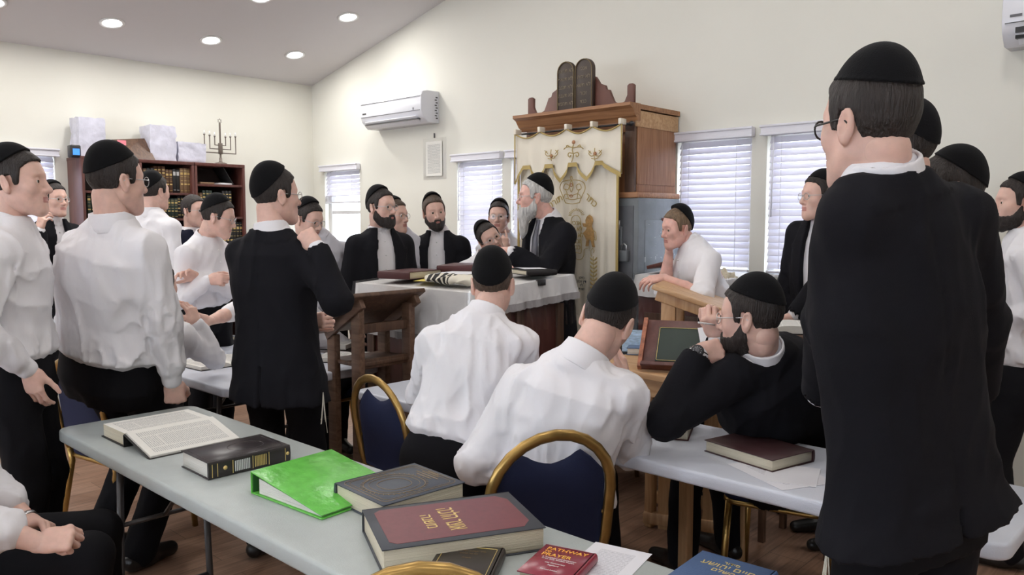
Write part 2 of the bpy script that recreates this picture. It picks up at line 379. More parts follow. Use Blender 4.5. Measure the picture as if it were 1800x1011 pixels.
# recessed lamps in the near ceiling slope
def downlight(u, v):
    z = ceil_z(u); ang = math.atan(SL) if u < RIDGE else -math.atan(SL)
    o = thing('recessed_ceiling_light', 'round white recessed ceiling light', 'light', R(u, v, z)); o.rotation_euler = (Matrix.Rotation(RZ, 4, 'Z') @ Matrix.Rotation(-ang, 4, 'Y')).to_euler()
    MB().lathe([(.066, -.001), (.092, -.001), (.092, -.006), (.080, -.009), (.066, -.004), (.066, -.001)], M['trim'], 32, caps=False).build('trim_ring', o)
    MB().lathe([(.0, -.003), (.066, -.003), (.066, -.0015), (.0, -.0015)], M['lamp_glow'], 32).build('diffuser', o)
    ld = bpy.data.lights.new('lamp', 'AREA'); ld.shape = 'DISK'; ld.size = .13; ld.energy = LAMP_W; ld.color = (1, .97, .93); lo = bpy.data.objects.new('lamp', ld); link(lo, o); lo.location = (0, 0, -.012)
    return o
M['lamp_glow'] = emis('lamp_glow', (1, 1, 1), 14)
LBL = {(.61, .57): 'recessed ceiling light nearest the room corner', (.61, 1.38): 'recessed ceiling light second from the corner, above the bookcases', (.61, 2.18): 'recessed ceiling light above the wrapped box at the top left',
       (.61, 2.98): 'recessed ceiling light cut by the left edge of the photo', (1.44, .57): 'recessed ceiling light high up beside the sloped ceiling edge', (1.44, 1.38): 'recessed ceiling light cut by the top edge of the photo'}
for u in (.61, 1.44, 3.1, 4.75, 6.4, 8.2):
    for j, v in enumerate((.57, 1.38, 2.18, 2.98, 4.6, 6.2)):
        if u > 1.5 and j in (0, 2): continue
        d = downlight(u, v); d['label'] = LBL.get((u, v), 'recessed ceiling light outside the photo'); d['group'] = 'recessed ceiling lights'
# shrub outside the corner window
rs = random.Random(3); mb = MB(); lf = mat('leaf_green', (.10, .16, .06), .6, vary=.3); bk = mat('bark', (.12, .08, .05), .8)
o = thing('garden_tree', 'leafy tree outside the half raised corner blind', 'tree', R(.9, -3.2, 0), RZ)
for _ in range(900):
    a = rs.uniform(0, 6.28); e = rs.gauss(0, .5); rr = rs.uniform(.2, .7); c = Vector((math.cos(a)*rr*math.cos(e), math.sin(a)*rr*math.cos(e), 1.9+rr*math.sin(e)*1.1)); s = rs.uniform(.03, .06)
    X = Matrix.Translation(c) @ Matrix.Rotation(rs.uniform(0, 6), 4, (rs.random(), rs.random(), rs.random()+.1)); mb.raw([(-s, 0, 0), (0, -s*.4, 0), (s, 0, .01), (0, s*.4, 0)], [(0, 1, 2, 3)], lf, X)
tag(mb.build('foliage', o), kind='stuff'); MB().tube([(0, 0, 0), (.02, .01, .8), (-.02, 0, 1.6), (0, 0, 2.1)], [.07, .06, .045, .02], bk, 8).build('trunk', o)
mb = MB(); mb.box((5, 6, -.3), (40, 11, .1), mat('outdoor_ground', (.35, .33, .28), .9, vary=.2)); room_obj(mb, 'ground')
def toroom(p): q = Vector((p[0]-CX, p[1]-CY)); return (q.x*UU[0]+q.y*UU[1], q.x*VV[0]+q.y*VV[1], p[2])
def onv(px, py, v):       # where the line of sight meets a plane parallel to the ark wall
    a = at(px, py, Y=1.0)-Vector((0, 0, CH)); t = (CX*VV[0]+CY*VV[1]+v)/(a.x*VV[0]+a.y*VV[1]); return toroom(Vector((0, 0, CH))+a*t)
# ---------------- air conditioners ----------------
def ac(u0, u1, z0, label, opened):
    o = thing('air_conditioner', label, 'air conditioner', R((u0+u1)/2, 0, z0), RZ); w = u1-u0; h = .27
    P = [(0, 0), (0, h), (-.13, h), (-.185, h-.012), (-.205, h-.05), (-.207, .10), (-.19, .055), (-.13, .0)]
    A_ = mat('ac_white_gloss', (.74, .75, .80), .22) if 'acw' not in M else M['acw']; M['acw'] = A_
    X = Matrix(((0, 0, 1, -w/2), (1, 0, 0, 0), (0, 1, 0, 0), (0, 0, 0, 1)))
    MB().prism(P, w, A_, X, bev=.006).build('housing', o)
    mb = MB(); mb.box((0, -.2085, .098), (w-.03, .004, .004), M['tube_grey']); mb.box((0, -.2085, h-.055), (w*.98, .003, .003), M['tube_grey']); mb.build('panel_seam', o)
    mb = MB(); mb.box((0, -.165, .030), (w*.86, .07, .010), M['black'] if opened else M['tube_grey'], X=T(0, 0, 0)); mb.build('air_outlet', o)
    if opened: mb = MB(); mb.box((0, -.200, .062), (w*.86, .012, .026), M['black']); mb.box((0, -.190, .030), (w*.86, .02, .016), M['black']); mb.build('open_vent', o)
    Y = T(0, -.180, .030) @ RX(-38 if not opened else -62)
    mb = MB(); mb.box((0, 0, 0), (w*.84, .075, .008), A_, X=Y, bev=.003); mb.build('louver', o)
    mb = MB(); mb.box((-w/2+.06, -.2095, .13), (.05, .002, .012), M['tube_grey']); mb.box((w/2-.10, -.2095, .115), (.012, .002, .02), M['tube_grey']); mb.build('badge', o)
    mb = MB()
    for i in range(9): mb.box((w/2+.001, -.03-.01*(i % 2), .04+i*.022), (.002, .022, .010), M['tube_grey'])
    mb.build('side_grille', o)
ac(1.10, 1.95, 2.40, 'white wall air conditioner to the left of the ark', False)
ac(6.22, 7.07, 2.40, 'white air conditioner cut by the top right corner of the photo', True)
# notice on the wall
o = thing('wall_notice', 'white notice sheets in a plastic sleeve on the wall under the left air conditioner', 'notice', R(1.89, 0, 1.94), RZ)
MB().box((0, -.004, .16), (.30, .004, .36), M['plastic'] ).build('sleeve', o)
def plane_uv(x0, x1, z0, z1, y, m, name, parent, X=None):
    me = bpy.data.meshes.new(name); vs = [Vector(q) for q in ((x0, y, z0), (x1, y, z0), (x1, y, z1), (x0, y, z1))]
    if X is not None: vs = [X @ q for q in vs]
    n = (vs[1]-vs[0]).cross(vs[3]-vs[0]).normalized()*-.0006; me.from_pydata([*vs, *[q+n for q in vs]], [], [(0, 1, 2, 3), (7, 6, 5, 4), (0, 4, 5, 1), (1, 5, 6, 2), (2, 6, 7, 3), (3, 7, 4, 0)]); uv = me.uv_layers.new()
    for i, c in enumerate(((0, 0), (1, 0), (1, 1), (0, 1))): uv.data[i].uv = c
    me.materials.append(m); return link(bpy.data.objects.new(name, me), parent)
plane_uv(-.11, .10, .01, .31, -.008, M['print2'], 'sheet', o); MB().box((.0, -.006, .36), (.01, .012, .04), M['tube_grey'], bev=.002).build('hook', o)
# ---------------- bookcases ----------------
def bookcase(va, vb, bays, label):   # along the left wall
    o = thing('bookcase', label, 'bookcase', R(0, va, 0), RZ); D = .33; H = 2.07; t = .022
    m = M['wood_red']
    def yb(v): return -(v-va)
    for i in range(bays+1):
        v = va+(vb-va)*i/bays; v = min(max(v, va+t/2), vb-t/2); MB().box((D/2+.005, yb(v), H/2), (D-.01, t, H), m, bev=.002).build('side_panel', o)
    MB().box((D/2, yb((va+vb)/2), H-.012), (D+.004, vb-va, .028), m, bev=.003).build('top_panel', o)
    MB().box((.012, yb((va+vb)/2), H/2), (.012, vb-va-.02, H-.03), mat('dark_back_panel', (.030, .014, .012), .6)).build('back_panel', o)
    MB().box((D/2, yb((va+vb)/2), .05), (D-.04, vb-va-.02, .10), m).build('plinth', o)
    return o
bc1 = bookcase(1.43, 2.35, 2, 'tall dark red wooden bookcase with two bays full of books')
bc2 = bookcase(.95, 1.425, 1, 'tall single bay bookcase nearest the corner with half empty top shelves')
def shelf(o, va, v0, v1, z): MB().box((.17, -((v0+v1)/2-va), z), (.30, v1-v0-.026, .02), M['wood_red'], bev=.001).build('shelf', o)
for z in (1.79, 1.57, 1.28, .98, .68, .38): shelf(bc1, 1.43, 1.43, 1.89, z); shelf(bc1, 1.43, 1.89, 2.35, z)
for z in (1.875, 1.585, 1.28, .98, .68, .38): shelf(bc2, .95, .95, 1.425, z)
def spine_book(name, h, w, d, cover, bands, gilt):
    mb = MB(); mb.box((d/2, 0, h/2), (d, w, h), cover, bev=.003, seg=1)
    for (zz, hh) in bands: mb.box((d+.0004, 0, h*zz), (.0016, w*.74, h*hh), gilt)
    return mb
cov = {'black': mat('black_book_cloth', (.012, .011, .012), .5), 'brown': mat('brown_book_leather', (.10, .045, .02), .5), 'tan': mat('tan_book_leather', (.22, .13, .07), .5), 'green': mat('dark_green_cloth', (.015, .03, .022), .5), 'maroon': mat('maroon_cloth', (.07, .015, .016), .5)}
gold = M['gilt']; silver = mat('silver_print', (.6, .6, .6), .4)
def row(v0, v1, z, hmin, hmax, seq, label, group, w=.03, rowseed=1):
    rr = random.Random(rowseed); protos = {}; v = v0+.018; i = 0
    while v < v1-.018-w:
        kind = seq[min(int(i*len(seq)/max(1, (v1-v0-.04)/w)), len(seq)-1)]
        h = hmin+(hmax-hmin)*((hash_(kind)*7+rowseed) % 5)/4
        c_ = kind
        if kind not in protos:
            c, b = kind
            bands = {'a': ((.86, .03), (.74, .05), (.62, .012), (.45, .05), (.30, .012), (.15, .03)), 'b': ((.9, .012), (.78, .09), (.66, .012), (.5, .012), (.36, .05), (.10, .012)), 'c': ((.8, .16), (.12, .012))}[b]
            p = spine_book('book', h, w-.002, .21, cov[c], bands, silver if b == 'c' else gold).build('book'); protos[kind] = p; q = p
        else: q = protos[kind].copy(); COL.objects.link(q)
        q.location = R(.075+rr.uniform(0, .012), v+w/2, z+.0105); q.rotation_euler = (0, 0, RZ)
        tag(q, cov_w[c_[0]]+' '+label, 'book', group); v += w+.0006; i += 1
def hash_(k): return sum(ord(c) for c in k[0]+k[1])
cov_w = {'black': 'black', 'brown': 'brown', 'tan': 'tan', 'green': 'dark green', 'maroon': 'maroon'}
K = lambda c, b='a': (c, b)
row(1.43, 1.89, 1.79, .19, .225, [K('brown', 'b'), K('black', 'c'), K('brown'), K('brown', 'b'), K('black', 'c'), K('tan', 'b')][::-1], 'gilt or silver lettered book on the top shelf of the wide bookcase', 'books on the top shelf of the wide bookcase', .031, 1)
row(1.43, 1.89, 1.57, .165, .195, [K('black'), K('green', 'b'), K('black', 'b'), K('black')], 'gilt banded book on the second shelf of the wide bookcase', 'books on the second shelf of the wide bookcase', .030, 2)
row(1.43, 1.89, 1.28, .22, .25, [K('black'), K('black', 'b'), K('maroon')], 'gilt banded book on the third shelf of the wide bookcase', 'books on the third shelf of the wide bookcase', .032, 3)
row(1.89, 2.35, 1.57, .17, .2, [K('black'), K('green', 'b')], 'gilt banded book on the shelf behind the heavy man in a white shirt', 'books in the left bay of the wide bookcase', .030, 4)
row(.95, 1.425, 1.28, .22, .26, [K('black', 'b'), K('black')], 'gilt banded book low in the single bay bookcase', 'books on the third shelf of the single bookcase', .032, 5)
row(1.05, 1.425, 1.585, .20, .25, [K('black'), K('black', 'b'), K('green'), K('brown', 'b')], 'gilt banded book on the second shelf of the single bookcase', 'books on the second shelf of the single bookcase', .030, 6)
for i, (v, dz) in enumerate(((1.30, .010), (1.14, .010))):
    MB().box((0, 0, .008), (.21, .13, .016), M['paper'] if i else cov['tan'], bev=.002).build('thin_book', None, R(.2, v, 1.876+.01), RZ+.2*i)
    b = COL.objects[-1]; tag(b, ['tan thin book lying on the top shelf of the single bookcase', 'white thin book lying on the top shelf of the single bookcase'][i], 'book')
p = MB().box((0, 0, .09), (.20, .006, .18), cov['black'], X=RX(32)).build('leaning_book', None, R(.2, 1.05, 1.892), RZ); tag(p, 'thin black book leaning on the top shelf of the single bookcase', 'book')
# things on top of the bookcases
ZT = 2.073
def wrapped(v0, v1, h, label, u0=.05, d=.2):
    w = v1-v0; mb = MB(); t = bmesh.new(); bmesh.ops.create_cube(t, size=1.0); bmesh.ops.subdivide_edges(t, edges=t.edges[:], cuts=7, use_grid_fill=True)
    rr = random.Random(h)
    for x in t.verts:
        x.co = Vector((x.co.x*d, x.co.y*w, (x.co.z+.5)*h)); x.co += Vector((rr.gauss(0, .0035), rr.gauss(0, .0035), 0 if x.co.z < .01 else rr.gauss(0, .003)))
    mb.merge(t, M['foil'], None, True); o = mb.build('wrapped_box', None, R(u0+d/2, (v0+v1)/2, ZT), RZ, auto=40); tag(o, label, 'box'); return o
wrapped(2.13, 2.33, .315, 'tall box wrapped in white plastic at the left end of the bookcase top')
wrapped(1.555, 1.775, .30, 'tall plastic wrapped box in the middle of the bookcase top', d=.22)
wrapped(1.28, 1.53, .175, 'low wide plastic wrapped box beside the menorah')
o = thing('slanted_box', 'brown slant topped wooden box with a pink sticker on top of the bookcase', 'box', R(.18, 1.93, ZT), RZ)
X = Matrix(((0, 0, 1, 0), (-1, 0, 0, 0), (0, 1, 0, 0), (0, 0, 0, 1)))
MB().raw([(-.12, -.13, 0), (.14, -.16, 0), (.14, .17, 0), (-.12, .17, 0), (-.12, -.10, .16), (-.02, -.12, .16), (-.02, .15, .19), (-.12, .15, .19)], [(0, 3, 2, 1), (0, 1, 5, 4), (1, 2, 6, 5), (2, 3, 7, 6), (3, 0, 4, 7), (4, 5, 6, 7)], M['wood_dark']).build('body', o)
MB().box((.035, -.06, .135), (.004, .07, .04), mat('pink_sticker', (.85, .25, .3), .6), X=T(0, 0, 0)).build('sticker', o)
o = thing('router', 'small black device with a blue screen at the far left of the bookcase top', 'device', R(.26, 2.375, ZT-.02), RZ)
MB().box((0, .0, .055), (.09, .075, .10), M['black'], bev=.01).build('body', o); MB().box((.046, 0, .05), (.002, .05, .05), emis('blue_screen', (.05, .22, .7), .8)).build('screen', o)
# menorah
o = thing('menorah', 'tall electric menorah with white candles and a star on the bookcase top', 'menorah', R(.2, 1.115, ZT), RZ+math.pi/2)
met = mat('menorah_bronze', (.17, .14, .12), .45, .6)
MB().lathe([(.055, 0), (.055, .012), (.02, .022), (.012, .03), (.012, .06)], met).build('base', o)
mb = MB(); mb.box((0, 0, .20), (.012, .012, .36), met); mb.box((0, -.002, .145), (.036, .02, .10), met, bev=.002); mb.build('stem', o)
for s in (-1, 1):
    for i, (dx, zb, zt_) in enumerate(((.052, .175, .245), (.100, .14, .25), (.150, .105, .255))):
        mb = MB(); mb.tube([(0, 0, zb), (s*dx, 0, zb), (s*dx, 0, zt_)], .0055, met, 6, sm=False); mb.cyl((s*dx, 0, zt_), (s*dx, 0, zt_+.012), .006, met, 10, r2=.011); mb.build('branch', o)
        mb = MB().cyl((s*dx, 0, zt_+.012), (s*dx, 0, zt_+.045), .006, M['trim'], 10, r2=.004); mb.build('candle_bulb', o)
mb = MB()
for a0 in (90, 270):
    P = [Vector((.022*math.cos(math.radians(a0+120*k)), 0, .395+.022*math.sin(math.radians(a0+120*k)))) for k in range(3)]; mb.tube(P, .0025, met, 6, closed=True, sm=False)
mb.build('star', o)
# ---------------- ark: metal cabinet, wooden case, curtain ----------------
o = thing('metal_cabinet', 'chipped grey metal cabinet carrying the wooden ark case', 'cabinet', R(3.87, .26, 0), RZ)
gm = M['metalgrey']
MB().box((0, 0, .85), (.97, .49, 1.70), gm, bev=.006).build('body', o)
mb = MB(); mb.box((.486, .01, .88), (.004, .36, 1.36), mat('light_grey_metal', (.19, .21, .225), .45, .2, vary=.15, vscale=9), bev=.001); mb.build('side_panel', o)
mb = MB(); mb.box((0, -.247, .86), (.90, .006, 1.58), mat('shaded_grey_metal', (.105, .11, .12), .5, .2, vary=.2, vscale=6), bev=.001); mb.build('door', o)  # shade on the front face is painted in as a darker grey
mb = MB(); mb.box((.36, -.262, 1.42), (.035, .02, .20), gm, bev=.004); mb.cyl((.36, -.275, 1.50), (.36, -.275, 1.56), .009, M['chrome']); mb.build('latch', o)
l = thing('padlock', 'grey steel padlock hanging on the metal cabinet door', 'padlock', R(3.87+.40, .26+.275, 1.30), RZ); MB().box((0, 0, .035), (.06, .025, .07), gm, bev=.004).build('body', l); MB().tube([(-.018, 0, .065), (-.018, 0, .10), (0, 0, .115), (.018, 0, .10), (.018, 0, .065)], .005, M['chrome'], 8).build('shackle', l)
rr = random.Random(5); mb = MB(); chip = mat('bare_paint_chips', (.72, .74, .76), .6)
for i in range(46):
    y = rr.uniform(-.17, .19); z = rr.choice([rr.uniform(1.0, 1.55), rr.uniform(1.2, 1.6)]); s = rr.uniform(.002, .006)
    mb.box((.4888, y, z), (.0012, s, s*rr.choice([1, 1, 1, 3, 6])), chip)
tag(mb.build('paint_chips', o), kind='stuff')
mb = MB(); mb.box((.4885, .03, 1.565), (.001, .02, .02), mat('rust2', (.16, .05, .04), .9)); mb.build('rust_mark', o)
# wooden case
o = thing('ark_case', 'old brown wooden ark case with carved crest and two tablets', 'cabinet', R(3.87, .26, 1.70), RZ)
wm, wx = M['wood_mid'], M['wood_midx']
mb = MB(); mb.box((0, .01, .245), (.90, .46, .47), wm, bev=.004); mb.build('body', o)
MB().box((0, 0, .018), (.96, .50, .036), M['wood_midx'], bev=.005).build('base_board', o)
mb = MB(); mb.box((.452, .0, .265), (.012, .44, .36), wm, bev=.002); mb.build('side_panel', o)
mb = MB(); mb.box((.457, .0, .49), (.014, .485, .10), M['wood_lightx'], bev=.002); mb.build('side_rail', o)
mb = MB(); mb.box((.415, -.236, .25), (.075, .02, .44), M['wood_dark'], bev=.003); mb.box((-.415, -.236, .25), (.075, .02, .44), M['wood_dark'], bev=.003); mb.box((0, -.236, .46), (.90, .02, .10), wx, bev=.003); mb.build('front_frame', o)
prof = [(-.22, 0), (-.25, 0), (-.262, .02), (-.275, .028), (-.305, .07), (-.335, .085), (-.335, .105), (-.22, .105)]
X = Matrix(((0, 0, 1, -.50), (1, 0, 0, 0), (0, 1, 0, .475), (0, 0, 0, 1)))
mb = MB(); mb.prism(prof, .975, wx, X); mb.box((0, 0, .563), (.94, .50, .03), wx); mb.build('cornice', o)
def half(pts): return pts
crest = [(-.47, 0), (-.47, .115), (-.455, .125), (-.43, .125), (-.415, .115), (-.415, .06), (-.395, .025), (-.355, .012), (-.31, .03), (-.285, .075), (-.27, .105), (-.245, .11), (-.235, .135), (-.19, .155), (-.14, .20), (.14, .20), (.155, .195), (.19, .15), (.235, .135), (.245, .11), (.27, .105), (.285, .075), (.31, .03), (.355, .012), (.395, .025), (.415, .06), (.415, .115), (.43, .125), (.455, .125), (.47, .115), (.47, 0)]
X = Matrix(((.94, 0, 0, -.01), (0, 0, -1, -.21), (0, 1.05, 0, .578), (0, 0, 0, 1)))
MB().prism(crest, .022, mat('carved_dark_red_wood', (.13, .05, .035), .5, vary=.2), X, bev=.003).build('carved_crest', o)
tw = mat('tablet_dark_wood', (.050, .034, .026), .5, vary=.2)
for k, x in enumerate((-.088, .062)):
    w, h = .142, .325
    pts = [(-w/2, 0), (w/2, 0), (w/2, h-.07)]+[(w/2*math.cos(math.radians(a)), h-.07+.07*math.sin(math.radians(a))) for a in range(15, 180, 15)]+[(-w/2, h-.07)]
    X = Matrix(((1, 0, 0, x+k*.004), (0, 0, -1, -.235), (0, 1, 0, .58), (0, 0, 0, 1)))
    tb = MB().prism(pts, .03, tw, X, bev=.004).build('tablet', o)
    mb = MB(); mb.tube([(x+a*.95, -.268, .58+b*.975+.004) for a, b in pts], .0035, mat('dull_gold_edge', (.20, .15, .08), .5, .4), 6, closed=True); mb.build('edge_molding', tb)
    L1 = [('אנכי', 'לא יהיה', 'לא תשא', 'זכור', 'כבד'), ('לא תרצח', 'לא תנאף', 'לא תגנב', 'לא תענה', 'לא תחמד')][1-k]
    obs = [text_mesh(t, .034, mat('tablet_letters', (.22, .18, .12), .5, .3), Matrix.Translation((x, -.2665, .58+.262-.053*i)) @ RX(90), rtl=True) for i, t in enumerate(L1)]
    join_meshes('lettering', obs, tb)
# curtain rod
XC = 3.87
def cl(px, py, v=.565):      # point on the curtain plane in the curtain's own frame (x = u-XC, z)
    u, _, z = onv(px, py, v); return (u-XC, z)
o = thing('curtain_rod', 'thin dark metal curtain rod across the front of the ark case', 'rod', R(XC, .545, 2.155), RZ)
mb = MB(); mb.cyl((-.46, 0, 0), (.44, 0, 0), .007, M['black'], 10); mb.build('bar', o); mb = MB(); mb.lathe([(.0, 0), (.014, .005), (.016, .016), (.008, .028), (0, .032)], M['black'], 12, T(.44, 0, 0) @ RY(90)); mb.build('finial', o)
for sx in (-.42, .41): MB().tube([(sx, 0, 0), (sx, .02, .0), (sx, .045, .0)], .006, M['black'], 8).build('bracket', o)
# curtain
cu = thing('ark_curtain', 'ivory ark curtain embroidered in gold with crown, tablets and lion', 'curtain', R(XC, .565, 0), RZ)
def cloth_panel(x0, x1, zt, zb, y, amp, nw, m, nx=70, nz=50, th=.003, shape=None):
    V = []; F = []
    for j in range(nz+1):
        t = j/nz
        for i in range(nx+1):
            s = i/nx; x = x0+(x1-x0)*s; ztop = zt(s) if callable(zt) else zt; zbot = zb(s) if callable(zb) else zb
            z = ztop+(zbot-ztop)*t; yy = y+amp*math.sin(s*nw*6.283+.6*math.sin(t*3))*(.35+.65*t)+amp*.4*math.sin(s*nw*2.3*6.28+1+t)
            V.append((x, yy, z))
    for j in range(nz):
        for i in range(nx): a = j*(nx+1)+i; F.append((a, a+1, a+nx+2, a+nx+1))
    return MB().raw(V, F, m, None, True)
mb = cloth_panel(-.46, .375, 2.10, .28, .0, .010, 6, M['ivory'], shape=None); mb.build('panel', cu)
mb = MB(); mb.box((.377, -.012, 1.19), (.016, .012, 1.82), M['goldthread'], bev=.003); mb.box((-.46, -.012, 1.19), (.016, .012, 1.82), M['goldthread'], bev=.003); mb.build('gold_trim', cu)
# valance: sagging top between four tabs, pointed lower edge
va_ = thing('ark_valance', 'ivory pointed valance with gold fringe above the ark curtain', 'valance', R(XC, .60, 0), RZ)
tabs = [(-.465), (-.24), (-.01), (.20), (.425)]
def vtop(s):
    x = -.465+.89*s
    for a, b in zip(tabs, tabs[1:]):
        if a <= x <= b+1e-6: q = (x-a)/(b-a); return 2.155-.035*math.sin(math.pi*q)
    return 2.155
low = [(a, 1.81+.115*b) for a, b in [(0, 0), (.03, .45), (.085, 1), (.16, 1), (.172, .72), (.20, .50), (.235, .30), (.27, .52), (.295, .74), (.305, 1), (.385, 1), (.395, .62), (.42, .38), (.455, .12), (.49, .38), (.517, .62), (.53, 1), (.61, 1), (.625, .66), (.655, .42), (.70, .16), (.74, .46), (.762, .72), (.775, 1), (.84, 1), (.855, .85), (.92, .58), (1, .30)]]
def vlow(s): return float(np.interp(s, [a for a, _ in low], [b for _, b in low]))
mb = cloth_panel(-.465, .425, vtop, vlow, 0, .007, 3.5, M['ivory'], nx=120, nz=14); mb.build('panel', va_)
def fringe_line(dz0, dz1, m, name, par, y=-.012):
    V = []; F = []; n = 240
    for i in range(n+1):
        s = i/n; x = -.465+.89*s; z = vlow(s); j = .004*(i % 2); V += [(x, y, z+dz0), (x, y-.001, z+dz1-j)]
    for i in range(n): a = 2*i; F.append((a, a+1, a+3, a+2))
    MB().raw(V, F, m).build(name, par)
fringe_line(.008, -.018, M['goldthread'], 'gold_fringe', va_)
mb = MB(); mb.tube([(-.465+.89*i/80, -.010, vtop(i/80)-.004) for i in range(81)], .005, M['goldthread'], 6); mb.tube([(.425, -.010, 2.15), (.428, -.012, 1.85)], .005, M['goldthread'], 6); mb.tube([(-.465, -.010, 2.15), (-.465, -.012, 1.81)], .005, M['goldthread'], 6); mb.build('gold_trim', va_)
for x in tabs: MB().box((x+(.008 if x < -.4 else -.008 if x > .4 else 0), .008, 2.165), (.022, .06, .036), M['ivory'], bev=.004).build('hanging_tab', va_)
def emb(paths, name, par, v, y, r=.0028, m=None, closed=False):
    mb = MB()
    for p in paths:
        P = []
        for (px, py) in p:
            x, z = cl(px, py, v); P.append((x, y, z))
        # smooth the path
        Q = []
        for i in range(len(P)-1):
            a = Vector(P[max(i-1, 0)]); b = Vector(P[i]); c = Vector(P[i+1]); d = Vector(P[min(i+2, len(P)-1)])
            for k in range(4):
                t = k/4; Q.append(.5*((2*b)+(c-a)*t+(2*a-5*b+4*c-d)*t*t+(3*b-a-3*c+d)*t**3))
        Q.append(Vector(P[-1])); mb.tube(Q, r, m or M['goldthread'], 5)
    return mb.build(name, par)
c7 = lambda L: [(800+x/3.369, 80+y/3.369) for x, y in L]
c8 = lambda L: [(780+x/3.369, 320+y/3.369) for x, y in L]
crown = [c7([(650, 930), (632, 885), (618, 845), (628, 812), (655, 800), (684, 796)]), c7([(733, 930), (752, 885), (767, 850), (762, 818), (735, 800), (686, 796)]), c7([(650, 932), (692, 938), (735, 930)]), c7([(652, 905), (692, 912), (742, 903)]),
         c7([(668, 905), (655, 860), (640, 845), (650, 820), (672, 830), (665, 855), (650, 850)]), c7([(720, 905), (728, 862), (745, 845), (735, 820), (715, 830), (722, 855), (738, 850)]), c7([(686, 796), (675, 830), (685, 868), (697, 830), (686, 796)]), c7([(640, 905), (650, 880), (686, 888), (724, 878), (744, 900)]), c7([(684, 796), (680, 780), (688, 775), (692, 790)])]
emb(crown, 'crown_embroidery', cu, .60, -.03)
emb([c7([(680, 820), (690, 818), (692, 832), (682, 835), (680, 820)]), c7([(676, 890), (686, 884), (694, 892), (684, 898), (676, 890)])], 'crown_jewels', cu, .60, -.032, .003, M['copper'])
tabp = [c8([(756, 415), (754, 320), (752, 232), (762, 205), (780, 198), (798, 205), (808, 235), (810, 320), (812, 415), (785, 418), (756, 415)])] + [c8([(783+38*math.cos(a)*.8, 200+30*-math.sin(a)), (783+46*math.cos(a), 200-44*math.sin(a))]) for a in [math.radians(q) for q in range(10, 180, 13)]]
emb(tabp, 'tablets_embroidery', cu, .60, -.03, .0026)
obs = []
for i, t in enumerate(('אנכי', 'לא יה', 'לא תש', 'זכור', 'כבד')):
    x, z = cl(*c8([(784, 243+i*36)])[0], .60); obs.append(text_mesh(t, .042, M['goldthread'], Matrix.Translation((x, -.030, z)) @ RX(90), rtl=True, extrude=.002))
join_meshes('tablets_lettering', obs, cu)
obs = []
for t, (px, py), rot in (('כתר', (870, 110), -38), ('תורה', (658, 118), 28)):
    x, z = cl(*c8([(px, py)])[0], .60); obs.append(text_mesh(t, .062, M['goldthread'], Matrix.Translation((x, -.030, z)) @ RX(90) @ RZd(rot), rtl=True, extrude=.002))
join_meshes('crown_lettering', obs, cu)
lion = c8([(845, 205), (860, 194), (876, 206), (881, 232), (873, 262), (884, 292), (890, 330), (884, 356), (891, 386), (877, 388), (868, 348), (856, 340), (853, 380), (836, 381), (842, 345), (830, 320), (822, 302), (838, 285), (844, 270), (824, 264), (817, 244), (838, 246), (836, 226)])
MB().prism([cl(px, py, .60) for px, py in lion], .004, mat('lion_gold_embroidery', (.42, .24, .08), .5, .2, vary=.3, vscale=60, bump=.5, bscale=200), Matrix(((1, 0, 0, 0), (0, 0, -1, -.026), (0, 1, 0, 0), (0, 0, 0, 1)))).build('lion_embroidery', cu)
emb([c8([(884, 330), (900, 345), (896, 300), (880, 285)]), c8([(770, 440), (790, 460), (815, 455), (828, 430), (830, 400), (850, 392)]), c8([(872, 440), (868, 410), (880, 392), (888, 405), (884, 420)]), c8([(750, 490), (775, 470), (770, 455), (762, 452)])], 'scroll_embroidery', cu, .60, -.03, .0022)
vine = [c8([(884, 440), (882, 480), (888, 520), (884, 560), (888, 600), (884, 660), (886, 720)])]
for i in range(11):
    yv = 455+i*24; s = 1 if i % 2 else -1
    for s in (1, -1): vine.append(c8([(885, yv+10), (885+s*10, yv+2), (885+s*19, yv-8), (885+s*14, yv+4), (885, yv+10)]))
emb(vine, 'vine_embroidery', cu, .60, -.03, .0030)
obs = []
for i, t in enumerate(('סימן', 'דין וימל', 'ליו', 'שנת')):
    x, z = cl(*c8([(812, 568+i*22)])[0], .60); obs.append(text_mesh(t, .026, M['tube_grey'], Matrix.Translation((x, -.028, z)) @ RX(90), rtl=True, extrude=.001))
join_meshes('dedication_lettering', obs, cu)
v7 = lambda L: [c7(q) for q in L]
emb(v7([[(697, 585), (690, 620), (697, 650), (686, 690)], [(697, 605), (670, 600), (650, 605), (640, 615)], [(697, 605), (722, 600), (742, 602), (755, 612)], [(697, 640), (672, 635), (665, 650), (676, 660), (680, 648)], [(697, 640), (720, 632), (728, 648), (716, 658), (712, 646)], [(655, 600), (660, 590), (672, 598)], [(740, 598), (735, 588), (722, 596)]]), 'central_embroidery', va_, .635, -.028, .0036)
for ox in (0, 258):
    emb(v7([[(565+ox, 615-ox*.03), (562+ox, 650), (566+ox, 682)], [(540+ox, 625), (530+ox, 640), (545+ox, 655), (562+ox, 650)], [(590+ox, 620), (604+ox, 635), (590+ox, 655), (565+ox, 650)], [(545+ox, 668), (565+ox, 672), (588+ox, 662)], [(527+ox, 622), (545+ox, 640)], [(607+ox, 618), (590+ox, 640)]]), 'side_embroidery', va_, .635, -.028, .0030)
mb = MB()
for px, py in c7([(697, 572), (565, 655), (823, 640)]):
    x, z = cl(px, py, .635); mb.lathe([(0, 0), (.013, 0), (.013, .004), (.007, .007), (0, .008)], M['copper'], 12, Matrix.Translation((x, -.024, z)) @ RX(90))
mb.build('embroidered_flower', va_)
